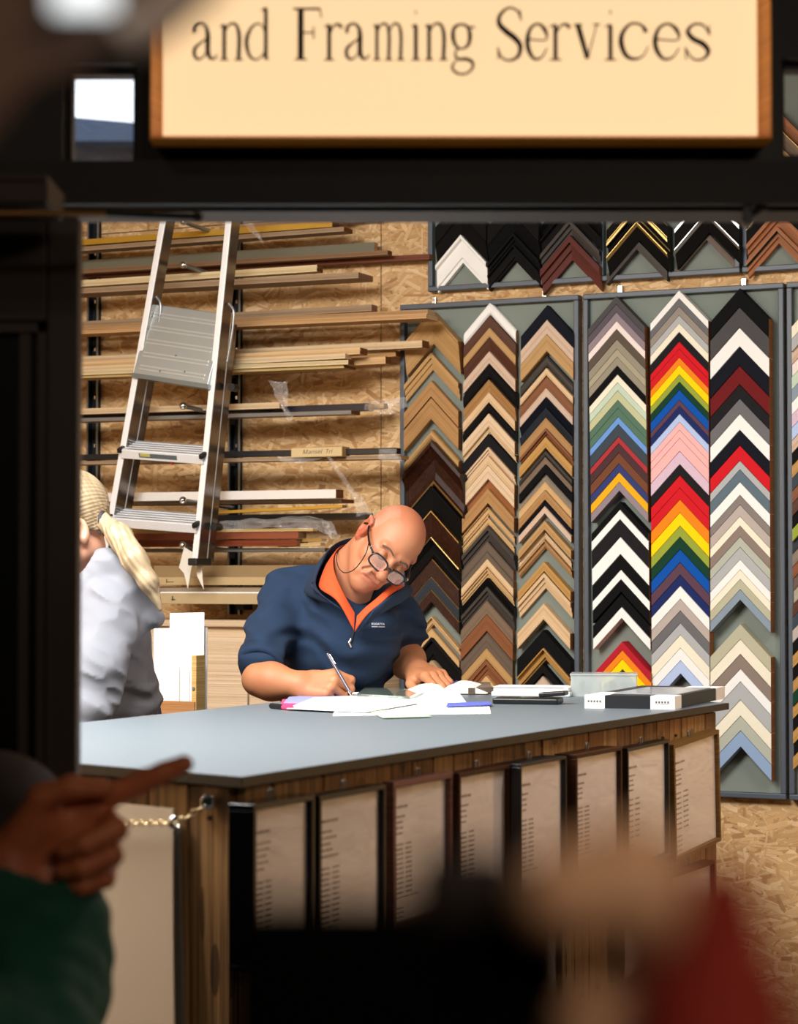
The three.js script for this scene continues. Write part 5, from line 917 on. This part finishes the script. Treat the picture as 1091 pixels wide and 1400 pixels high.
    const rim = (q0, q1) => ix.push(q0, q1, q0 + st, q1, q1 + st, q0 + st);
    for (let i = 0; i < n; i++) { rim(i * (nv + 1), (i + 1) * (nv + 1)); rim((i + 1) * (nv + 1) + nv, i * (nv + 1) + nv); } for (let j = 0; j < nv; j++) { rim(j + 1, j); rim(n * (nv + 1) + j, n * (nv + 1) + j + 1); }
    const g = new THREE.BufferGeometry(); g.setAttribute('position', new THREE.Float32BufferAttribute(pos, 3)); g.setAttribute('uv', new THREE.Float32BufferAttribute(uv, 2)); g.setIndex(ix); g.computeVertexNormals(); mat.side = THREE.DoubleSide; return part(name, g, mat, man);
  };
  const orange = new THREE.MeshStandardMaterial({ color: '#c4491a', roughness: .85 }), navy2 = new THREE.MeshStandardMaterial({ color: '#0a233d', roughness: .9 });
  strip('shirt_collar', [L(500, 746, 5.58), L(474, 744, 5.54), L(457, 756, 5.45), L(456, 780, 5.37), L(470, 812, 5.33), L(485, 838, 5.33)], [L(500, 770, 5.6), L(462, 770, 5.58), L(442, 786, 5.46), L(437, 804, 5.36), L(461, 822, 5.315), L(484, 862, 5.325)], .004, orange).userData.label = 'orange polo shirt collar';
  strip('shirt_collar', [L(548, 792, 5.42), L(534, 801, 5.36), L(515, 818, 5.335), L(500, 830, 5.33), L(488, 842, 5.33)], [L(549, 806, 5.4), L(536, 812, 5.345), L(520, 826, 5.32), L(503, 840, 5.315), L(485, 864, 5.32)], .004, orange);
  strip('fleece_collar', [L(505, 733, 5.62), L(470, 738, 5.58), L(448, 752, 5.5), L(436, 772, 5.42), L(428, 792, 5.36), L(424, 802, 5.335)], [L(505, 770, 5.66), L(455, 785, 5.63), L(420, 800, 5.56), L(418, 812, 5.43), L(438, 822, 5.34), L(466, 832, 5.31)], .008, navy2);
  strip('fleece_collar', [L(560, 800, 5.46), L(549, 806, 5.38), L(530, 818, 5.33), L(512, 832, 5.31)], [L(564, 812, 5.48), L(548, 824, 5.4), L(522, 839, 5.34), L(488, 867, 5.315)], .008, navy2);
  // zip, pull and chest embroidery
  const onFleece = (px, py, lift) => { const q = P(px, py, 5.15).sub(org), r = ray(px, py).normalize(); for (let k = 0; k < 600 && sw(q.x, q.y, q.z) > lift; k++) q.addScaledVector(r, .0015); return q; };
  part('zip', tube([onFleece(484, 860, .002), onFleece(482, 868, .002), onFleece(480, 877, .002)], .0028, 20, 6), M('#20242c', .5), man);
  part('zip_pull', merge([cyl(onFleece(480, 873, .004), onFleece(477, 879, .005), .0028), cyl(onFleece(477, 879, .005), onFleece(480, 885, .004), .0038, .0028)]), matChrome, man);
  const lt = canvasTex(256, 128, (c) => { c.clearRect(0, 0, 256, 128); c.fillStyle = '#c9ccd4'; c.font = 'bold 54px sans-serif'; c.fillText('REGATTA', 4, 58); c.fillRect(8, 82, 110, 18); c.fillRect(130, 82, 110, 18); });
  { // stitched on the surface: march each grid vertex onto the fleece
    const g = new THREE.PlaneGeometry(.036, .017, 16, 8), p = g.attributes.position, o = L(517, 856, 5.3);
    for (let i = 0; i < p.count; i++) { let z = o.z + .12; const x = o.x + p.getX(i), y = o.y + p.getY(i) - p.getX(i) * .02; for (let k = 0; k < 500 && sw(x, y, z) > .0022; k++) z -= .0008; p.setXYZ(i, x, y, z); }
    g.computeVertexNormals(); part('chest_embroidery', g, new THREE.MeshStandardMaterial({ map: lt, alphaMap: canvasTex(256, 128, (c) => { c.fillStyle = '#000'; c.fillRect(0, 0, 256, 128); c.fillStyle = '#fff'; c.font = 'bold 54px sans-serif'; c.fillText('REGATTA', 4, 58); c.fillRect(8, 82, 110, 14); c.fillRect(130, 82, 110, 14); }, false), transparent: true, roughness: .8 }), man);
  }
  // glasses with cord, worn on the head
  const gl = thing('eyeglasses', 'black framed glasses with a neck cord on the writing man', 'glasses', org.clone().add(hc)); gl.quaternion.setFromRotationMatrix(new THREE.Matrix4().extractRotation(HM)); gl.scale.setScalar(.9);
  const gm = M('#121214', .25), rim = (s) => { const pts = []; for (let i = 0; i < 20; i++) { const a = i / 20 * Math.PI * 2, cx = Math.sign(Math.cos(a)) * Math.pow(Math.abs(Math.cos(a)), .7), cy = Math.sign(Math.sin(a)) * Math.pow(Math.abs(Math.sin(a)), .7); pts.push(V(s * .034 + cx * .0265, -.014 + cy * .0185, .122 - Math.abs(s * .034 + cx * .0265) * .22)); } return pts; };
  for (const s of [-1, 1]) {
    const r = part('rim', tube(rim(s), .0026, 60, 8, true), gm, gl);
    const sh = new THREE.Shape(rim(s).map((p) => new THREE.Vector2(p.x, p.y))), lg = new THREE.ExtrudeGeometry(sh, { depth: .0012, bevelEnabled: false }), p = lg.attributes.position; for (let i = 0; i < p.count; i++) p.setZ(i, p.getZ(i) + .122 - Math.abs(p.getX(i)) * .22); lg.computeVertexNormals();
    part('lens', lg, matGlass, r);
    const t = part('temple', tube([V(s * .062, -.006, .108), V(s * .077, -.002, .08), V(s * .083, .004, .03), V(s * .086, .012, .002), V(s * .088, .0, -.018)], .003, 24, 8), gm, gl);
    part('hinge', rbox(.004, .006, .01, .001, s * .073, -.003, .088), matChrome, t);
  }
  part('bridge', tube([V(-.009, -.008, .12), V(0, -.003, .1225), V(.009, -.008, .12)], .0024, 12, 8), gm, gl);
  { const inv = new THREE.Matrix4().copy(HM).invert(), T = (px, py, d) => L(px, py, d).applyMatrix4(inv); part('cord', tube([V(-.079, -.002, .075), T(500, 757, 5.21), T(492, 770, 5.235), T(482, 780, 5.27), T(471, 783, 5.3), T(463, 776, 5.34), T(460, 762, 5.39), T(464, 750, 5.46)], .0014, 60, 6), M('#191417', .7), gl); }
  { // pen in the writing hand
    const a = P(448, 894, 5.2), b = P(482, 946, 5.14); b.y = CT + .006; const g = thing('pen', 'slim silver grey pen held in the writing man\'s right hand', 'pen', b), v = a.clone().sub(b);
    part('barrel', cyl(v.clone().multiplyScalar(.12), v, .004), M('#4a4450', .3), g); part('tip', cyl(V(0, 0, 0), v.clone().multiplyScalar(.12), .001, .004), matChrome, g); part('clip', cyl(v.clone().multiplyScalar(.75).add(V(.004, .001, .002)), v.clone().multiplyScalar(.98).add(V(.004, .001, .002)), .001), matChrome, g);
  }
  { // wrist watch
    const w = V(0, -.012, 0).applyMatrix4(LM).add(org), g = thing('wristwatch', 'steel wristwatch on the writing man\'s left wrist', 'watch', w); g.quaternion.setFromRotationMatrix(LM);
    part('strap', new THREE.TorusGeometry(.0268, .004, 8, 28).rotateX(Math.PI / 2).scale(1, 1.8, 1), matGalv, g); part('case', new THREE.CylinderGeometry(.015, .015, .008, 24).rotateX(Math.PI / 2).translate(0, 0, -.029), matChrome, g); part('dial', new THREE.CylinderGeometry(.0125, .0125, .001, 24).rotateX(Math.PI / 2).translate(0, 0, -.0334), matWhite, g);
  }
}
// ---------------------------------------------------------------- the woman in the grey hoodie
{
  const org = P(140, 980, 5.0); org.y = 0;
  const wo = thing('person', 'blonde person with a ponytail in a pale grey hoodie, behind the counter', 'person', org), L = (px, py, d) => P(px, py, d).sub(org);
  const hc = L(90, 724, 4.98), HM = new THREE.Matrix4().makeRotationY(-60 * Math.PI / 180).multiply(new THREE.Matrix4().makeRotationX(.3)).setPosition(hc), H = (x, y, z) => V(x, y, z).applyMatrix4(HM);
  const base = join([ell(V(0, .04, -.01), V(.072, .084, .092)), ell(V(0, -.03, .03), V(.056, .078, .056)), cap(V(-.04, -.055, 0), V(0, -.092, .06), .02, .018), cap(V(.04, -.055, 0), V(0, -.092, .06), .02, .018)], .03);
  const nose = cap(V(0, .01, .085), V(0, -.03, .104), .007, .011), lips = cap(V(-.016, -.066, .083), V(.016, -.066, .083), .007), ears = [-1, 1].map((s) => { const o = ell(V(s * .074, -.006, -.006), V(.011, .031, .019)), c = ell(V(s * .085, -.002, -.003), V(.009, .018, .011)); return (x, y, z) => smax(o(x, y, z), -c(x, y, z), .005); }), eyes = [-1, 1].map((s) => sph(V(s * .03, .002, .094), .015));
  const hf = inFrame(HM, (x, y, z) => { let d = smin(smin(base(x, y, z), nose(x, y, z), .01), lips(x, y, z), .01); for (const f of eyes) d = smax(d, -f(x, y, z), .012); for (const f of ears) d = smin(d, f(x, y, z), .007); return d; });
  const nT = H(0, -.05, -.03), nB = L(112, 815, 5.06), neck = cap(nT, nB, .05, .06);
  const J = { shN: L(150, 835, 4.92), shF: L(70, 835, 5.2), el: L(108, 985, 4.8), wr: L(40, 1000, 4.86), chest: L(120, 880, 5.08), hip: L(150, 1000, 5.1) };
  const armF = cap(J.el, J.wr, .036, .026), HF = handField({ flex: [[.5, .5, .3], [.5, .6, .3], [.6, .6, .3], [.6, .7, .3]], thumb: [V(.03, .024, .01), V(.048, .05, .02), V(.05, .076, .03), V(.044, .096, .036)] }), hm = handFrame(J.wr, V(-1, -.1, .2), V(0, 1, .2), false), hw = inFrame(hm, HF);
  const inner = join([cap(nB, J.chest, .08, .1), cap(J.chest, J.hip, .1, .12)], .05);
  const cw = (x, y, z) => mixc(lin('#e0b094'), lin('#c98468'), noise3(x * 25, y * 25, z * 25) * .3 + .3), gs = [];
  { const f = (x, y, z) => smin(hf(x, y, z), neck(x, y, z), .03), [lo, hi] = bounds([hc.clone().addScalar(.12), hc.clone().addScalar(-.12), nB], .03); gs.push(mesh(f, lo, hi, .005, cw)); }
  { const f = (x, y, z) => smin(armF(x, y, z), hw(x, y, z), .02), [lo, hi] = bounds([J.el, J.wr, J.wr.clone().add(V(-.18, 0, .03))], .05); gs.push(mesh(f, lo, hi, .005, cw)); }
  { const [lo, hi] = bounds([nB, J.chest, J.hip], .14); gs.push(mesh(inner, lo, hi, .018, cw)); }
  part('body', mergeGeometries(gs), skin('her skin'), wo);
  // hair: cap over the skull with combed strand ridges, tie and ponytail
  const hs = inFrame(HM, (x, y, z) => { const d = smin(ell(V(0, .046, -.018), V(.08, .09, .098))(x, y, z), ell(V(0, -.02, -.045), V(.062, .06, .05))(x, y, z), .03), cut = Math.max(z - .06 + Math.max(0, .035 - y) * 1.9, -.088 - y); return smax(d - .0007 * Math.sin(Math.atan2(y - .02, x) * 60 + z * 20), cut, .012); });
  const hcol = (x, y, z) => mixc(lin('#75634a'), lin('#b3a081'), noise3((x * .86 + y * .52) * 170, (y * .86 - x * .52) * 16, z * 120) * .45 + .55);
  const hairM = new THREE.MeshStandardMaterial({ color: '#fff', vertexColors: true, roughness: .5 });
  { const [lo, hi] = bounds([hc.clone().addScalar(.13), hc.clone().addScalar(-.12)], .02); part('hair', mesh(hs, lo, hi, .0036, hcol), hairM, wo, 'blonde hair combed back'); }
  const tie = L(141, 712, 4.96);
  part('hair_tie', new THREE.TorusGeometry(.017, .006, 8, 20).rotateY(1.3).translate(tie.x, tie.y, tie.z), M('#2a2430', .7), wo, 'dark hair tie');
  const pp = [L(122, 704, 4.98), tie, L(163, 733, 4.91), L(184, 765, 4.86), L(203, 795, 4.85), L(219, 832, 4.86)], pr = [.026, .016, .027, .028, .02, .006], ps = []; for (let i = 0; i + 1 < pp.length; i++) ps.push(cap(pp[i], pp[i + 1], pr[i], pr[i + 1]));
  const pony = join(ps, .015), pf = (x, y, z) => pony(x, y, z) - .0009 * Math.sin((x * .86 + y * .52) * 520 + noise3(x * 14, y * 14, z * 14) * 5) - .0007 * noise3((x * .86 + y * .52) * 140, (y * .86 - x * .52) * 14, z * 60);
  { const [lo, hi] = bounds(pp, .05); part('ponytail', mesh(pf, lo, hi, .004, hcol), hairM, wo, 'long blonde ponytail'); }
  // hoodie
  const wr = (x, y, z) => { const q = x * .5 + y * .87, w = .87 * x - .5 * y; return .008 * noise3(x * 7 + 2, y * 9, z * 7) +   .026 * (.4 - Math.abs(noise3(q * 14 + 3, w * 6, z * 9))) + .011 * (.4 - Math.abs(noise3(q * 32, w * 13 + 6, z * 20))) + (y < 1.06 ? .005 * Math.sin(y * 110 + 4 * noise3(x * 9, y * 9, z * 9)) : 0); };
  const hood = join([cap(L(148, 783, 4.96), L(183, 812, 4.93), .05, .05), cap(L(183, 812, 4.93), L(212, 842, 4.93), .05, .02), cap(L(190, 845, 4.93), L(210, 842, 4.93), .028, .018), cap(L(116, 800, 4.92), L(148, 783, 4.95), .036, .05)], .02);
  const torso = join([cap(nB, L(125, 870, 5.08), .085, .125), cap(L(126, 870, 5.08), L(135, 940, 5.1), .122, .124), cap(L(135, 940, 5.1), L(138, 984, 5.1), .126, .124), cap(L(140, 830, 5.02), J.shN, .07, .068), cap(J.shN, L(124, 920, 4.84), .068, .062), cap(L(124, 920, 4.84), J.el, .062, .058), cap(J.el, L(70, 1000, 4.84), .055, .045), cap(J.shF, L(60, 930, 5.2), .06, .05)], .045);
  const hcut = cap(L(92, 755, 4.93), L(108, 790, 5.0), .052, .058);
  const sw = (x, y, z) => { let d = smin(torso(x, y, z), hood(x, y, z), .012) - wr(x, y, z) * .7; return smax(d, -hcut(x, y, z), .012); };
  const grey = new THREE.MeshStandardMaterial({ color: '#777a82', roughness: .95, bumpMap: rep(fleeceBump, 2, 2), bumpScale: .001 });
  { const [lo, hi] = bounds([L(60, 780, 5.2), L(215, 990, 4.9), L(60, 1005, 4.8), J.shF, L(180, 900, 5.2)], .12); part('hoodie', mesh(sw, lo, hi, .0066), grey, wo, 'pale grey hooded sweatshirt'); }
  const jm = M('#44587c', .9, { bumpMap: rep(fleeceBump, 3, 3), bumpScale: .0008, key: 'jeans' }), hp = L(142, 1000, 5.12);
  const legs = join([cap(hp.clone().add(V(-.05, .03, 0)), V(hp.x - .06, .5, hp.z + .05), .1, .07), cap(hp.clone().add(V(.035, .03, 0)), V(hp.x + .06, .5, hp.z - .02), .1, .07), cap(V(hp.x - .06, .5, hp.z + .05), V(hp.x - .06, .08, hp.z), .07, .048), cap(V(hp.x + .06, .5, hp.z - .02), V(hp.x + .06, .08, hp.z - .06), .07, .048)], .04);
  { const [lo, hi] = bounds([V(hp.x - .12, .05, hp.z - .1), V(hp.x + .12, hp.y + .06, hp.z + .1)], .07); part('jeans', mesh(legs, lo, hi, .014), jm, wo, 'blue jeans'); }
  for (const s of [-1, 1]) part('shoe', mesh(cap(V(hp.x + s * .06, .035, hp.z - .03), V(hp.x + s * .06 - .12, .03, hp.z - .03), .04, .034), V(hp.x + s * .06 - .2, -.01, hp.z - .1), V(hp.x + s * .06 + .06, .09, hp.z + .04), .01), M('#e8e6e2', .6), wo);
}
// ---------------------------------------------------------------- onlooker pointing, in a green coat
{
  const D = 2.1, org = P(-560, 1100, D - .4); org.y = 0;
  const pe = thing('person', 'onlooker in a dark green coat pointing towards the stall with one finger', 'person', org), L = (px, py, d) => P(px, py, d).sub(org);
  const wrist = L(8, 1190, D), HF = handField({ flex: [[.12, .14, .06], [1.35, 1.5, .7], [1.45, 1.55, .7], [1.5, 1.55, .7]], spread: [.1, .03, 0, -.04], thumb: [V(.03, .028, .012), V(.052, .052, .02), V(.052, .08, .026), V(.043, .104, .03)] });
  const HMx = handFrame(wrist, V(.93, .33, -.05), V(-.1, .1, -1), true).scale(V(1.12, 1.12, 1.12)), hw = inFrame(HMx, HF), el = L(20, 1480, D - .12), sh = L(-350, 1250, D - .25);
  const arm = cap(wrist, el, .026, .034), inner = join([cap(el, sh, .04, .05), cap(V(0, 1.36, 0), V(0, .9, 0), .12, .13), cap(V(0, 1.36, 0), V(0, 1.5, 0), .06, .052)], .04);
  const head = inFrame(new THREE.Matrix4().makeRotationY(2.5).setPosition(0, 1.62, 0), (() => { const b = join([ell(V(0, .04, -.01), V(.074, .086, .094)), ell(V(0, -.03, .03), V(.058, .08, .056)), cap(V(0, .01, .09), V(0, -.03, .108), .008, .011)], .02); return b; })());
  const c = (x, y, z) => mixc(lin('#d27a4e'), lin('#b05a36'), noise3(x * 45, y * 45, z * 45) * .4 + .4), gs = [];
  { const f = (x, y, z) => smin(arm(x, y, z), hw(x, y, z), .02), [lo, hi] = bounds([wrist, L(260, 1030, D), L(120, 1220, D), L(62, 1250, D), L(0, 1180, D)], .085); gs.push(mesh(f, lo, hi, .0036, c)); }
  { const f = (x, y, z) => smin(inner(x, y, z), head(x, y, z), .03), [lo, hi] = bounds([V(-.14, .85, -.14), V(.14, 1.76, .14), el, sh], .03); gs.push(mesh(f, lo, hi, .014, c)); }
  part('body', mergeGeometries(gs), skin('pointing skin'), pe);
  const fd = (x, y, z) => .007 * noise3(x * 18, y * 22, z * 18) + .004 * noise3(x * 40, y * 50, z * 40);
  const coat = join([cap(L(78, 1250, D), L(62, 1320, D - .01), .05, .058), cap(L(62, 1320, D - .01), el, .058, .066), cap(L(8, 1222, D), L(18, 1330, D - .04), .044, .058), cap(L(18, 1330, D - .04), el, .058, .066), cap(el, sh, .066, .08), cap(V(0, 1.34, 0), V(0, .85, 0), .16, .17), cap(V(0, 1.36, 0), sh, .09, .085), cap(V(-.03, 1.34, 0), V(-.18, 1.3, .04), .09, .085), cap(V(-.18, 1.3, .04), V(-.2, 1.0, .06), .08, .06)], .03);
  const cut = cap(L(30, 1150, D), L(66, 1196, D), .034, .03);
  { const [lo, hi] = bounds([L(72, 1180, D), el, sh, V(-.24, .75, -.1), V(.1, 1.42, .14)], .1); part('coat', mesh((x, y, z) => smax(coat(x, y, z) - fd(x, y, z), -cut(x, y, z), .005), lo, hi, .0075), new THREE.MeshStandardMaterial({ color: '#0e5040', roughness: .8 }), pe, 'dark green coat'); }
  { const [lo, hi] = bounds([V(-.1, 1.5, -.1), V(.1, 1.76, .1)], .03); part('hair', mesh((x, y, z) => smax(sph(V(0, 1.67, .0), .105)(x, y, z), 1.6 - y, .02), lo, hi, .01), M('#2a1c14', .8), pe); }
  part('trousers', mesh(join([cap(V(-.07, .86, 0), V(-.08, .08, .02), .1, .055), cap(V(.07, .86, 0), V(.08, .08, -.02), .1, .055)], .03), V(-.22, -.01, -.16), V(.22, 1, .16), .016), M('#15151a', .9), pe);
}
{ // second onlooker: brown coat shoulder and arm behind the pointing hand
  const D = 2.4, org = P(-240, 1200, D); org.y = 0;
  const pe = thing('person', 'onlooker in a dark brown coat, shoulder showing behind the pointing hand', 'person', org), L = (px, py, d) => P(px, py, d).sub(org);
  const body = join([cap(V(0, 1.0, 0), V(0, .55, 0), .12, .12), cap(V(0, 1.0, 0), V(0, 1.16, 0), .05, .045), ell(V(0, 1.2, .0), V(.075, .1, .09))], .03);
  part('body', mesh(body, V(-.16, .4, -.16), V(.16, 1.4, .16), .012, () => lin('#a8684a')), skin('brown coat skin'), pe);
  const sh = L(-12, 1150, D), coat = join([cap(V(0, .98, 0), V(0, .4, 0), .15, .17), cap(V(0, 1.0, 0), sh, .08, .085), cap(sh, L(22, 1330, D), .085, .07)], .05);
  { const [lo, hi] = bounds([V(-.2, .3, -.2), V(.2, 1.12, .2), sh, L(22, 1330, D)], .1); part('coat', mesh((x, y, z) => coat(x, y, z) - .005 * noise3(x * 20, y * 26, z * 20), lo, hi, .009), M('#2b1d16', .8), pe, 'dark brown coat'); }
  part('hair', mesh((x, y, z) => smax(ell(V(0, 1.22, -.0), V(.085, .1, .1))(x, y, z), 1.17 - y, .02), V(-.12, 1.15, -.14), V(.12, 1.42, .14), .01), M('#24170f', .8), pe);
  part('trousers', mesh(join([cap(V(-.06, .4, 0), V(-.07, .06, 0), .09, .05), cap(V(.06, .4, 0), V(.07, .06, 0), .09, .05)], .03), V(-.2, -.01, -.14), V(.2, .55, .14), .016), M('#17161a', .9), pe);
}
{ // raised hand right before the lens, holding a dark case; far out of focus
  const D = .42, org = P(830, 1400, D), pe = thing('person', 'blurred raised hand and red cuff in the foreground, holding a dark case', 'person', org), L = (px, py, d) => P(px, py, d).sub(org);
  const c = () => lin('#e2b088');
  const fg = join([cap(L(905, 1270, D + .004), L(860, 1208, D - .004), .0108, .0112), cap(L(860, 1208, D - .004), L(775, 1222, D - .006), .0112, .0095)], .004), f2 = join([cap(L(930, 1400, D + .012), L(880, 1390, D + .01), .011, .0105), cap(L(880, 1390, D + .01), L(820, 1400, D + .006), .0105, .0085)], .004), f3 = cap(L(950, 1500, D + .012), L(800, 1490, D + .006), .011, .008), f4 = cap(L(960, 1600, D + .012), L(810, 1590, D + .006), .0105, .0075), palm = cap(L(935, 1360, D + .012), L(1000, 1740, D + .014), .014, .022), th = join([cap(L(930, 1560, D + .02), L(880, 1480, D + .03), .012, .0105), cap(L(880, 1480, D + .03), L(820, 1430, D + .03), .0105, .008)], .004), arm = cap(L(1000, 1740, D + .014), L(1100, 2200, D + .02), .024, .03);
  const hf = (x, y, z) => smin(smin(smin(palm(x, y, z), arm(x, y, z), .02), th(x, y, z), .01), Math.min(fg(x, y, z), f2(x, y, z), f3(x, y, z), f4(x, y, z)), .006);
  { const [lo, hi] = bounds([L(740, 1160, D - .02), L(1100, 2200, D + .04)], .03); part('body', mesh(hf, lo, hi, .003, c), skin('raised hand skin'), pe); }
  const cuff = join([cap(L(985, 1235, D - .006), L(975, 1420, D - .006), .008, .012), cap(L(975, 1420, D - .006), L(1000, 1800, D - .01), .014, .03), cap(L(1010, 1700, D + .01), L(1130, 2300, D + .024), .036, .042)], .012);
  { const [lo, hi] = bounds([L(930, 1180, D - .01), L(1130, 2300, D + .03)], .05); part('sleeve', mesh((x, y, z) => cuff(x, y, z) - .0012 * noise3(x * 200, y * 200, z * 200), lo, hi, .0035), M('#8a1f0c', .85), pe, 'dark red cuff'); }
  const k = thing('dark_case', 'black case held up by the blurred hand in the foreground', 'case', P(545, 1500, D + .012));
  const w = (800 - 300) * D / FOCAL, h = 330 * D / FOCAL;
  part('shell', rbox(w, h, .012, .005, 0, -h * .5 + (1500 - 1226) * D / FOCAL, 0), PM({ color: '#030202', roughness: .9, specularIntensity: .1 }), k); part('grip', rbox(.022, .016, .01, .005, 95 * D / FOCAL, (1500 - 1212) * D / FOCAL, 0), M('#1a0f08', .7), k);
}
{ // lamp head and awning edge at the top left, close to the lens
  const D = .6, a = thing('awning_edge', 'blurred brown awning edge at the top beside the door', 'awning', P(60, -40, D)), L = (px, py, d) => P(px, py, d).sub(a.position);
  const sh = new THREE.Shape([[-260, -300], [260, -300], [205, 20], [150, 75], [40, 120], [-40, 215], [-260, 250]].map(([x, y]) => { const q = L(x, y, D); return new THREE.Vector2(q.x, q.y); }));
  part('cloth', new THREE.ExtrudeGeometry(sh, { depth: .006, bevelEnabled: true, bevelSize: .002, bevelThickness: .002 }), M('#6b5244', .85), a);
  part('piping', tube([L(290, -40, D - .01), L(225, 18, D - .01), L(170, 55, D - .01)], .0062, 16, 8), M('#cfc0b4', .7), a);
  const l = thing('spot_lamp', 'bright white lamp head under the awning edge', 'lamp', P(115, -6, D - .02));
  part('glow', rbox(.017, .009, .004, .002, 0, 0, 0), new THREE.MeshStandardMaterial({ color: '#ffffff', emissive: '#f4fbff', emissiveIntensity: 1.2 }), l); part('body', rbox(.02, .014, .01, .003, 0, .006, -.008), matBlack, l);
  areaLight(l.position.x, l.position.y, l.position.z + .004, .017, .009, new THREE.Color('#f4fbff'), 1.0, l.position.x, l.position.y, 1);
}
scene.traverse((o) => { if (o.isMesh) o.castShadow = o.receiveShadow = true; });
renderer.render(scene, camera);
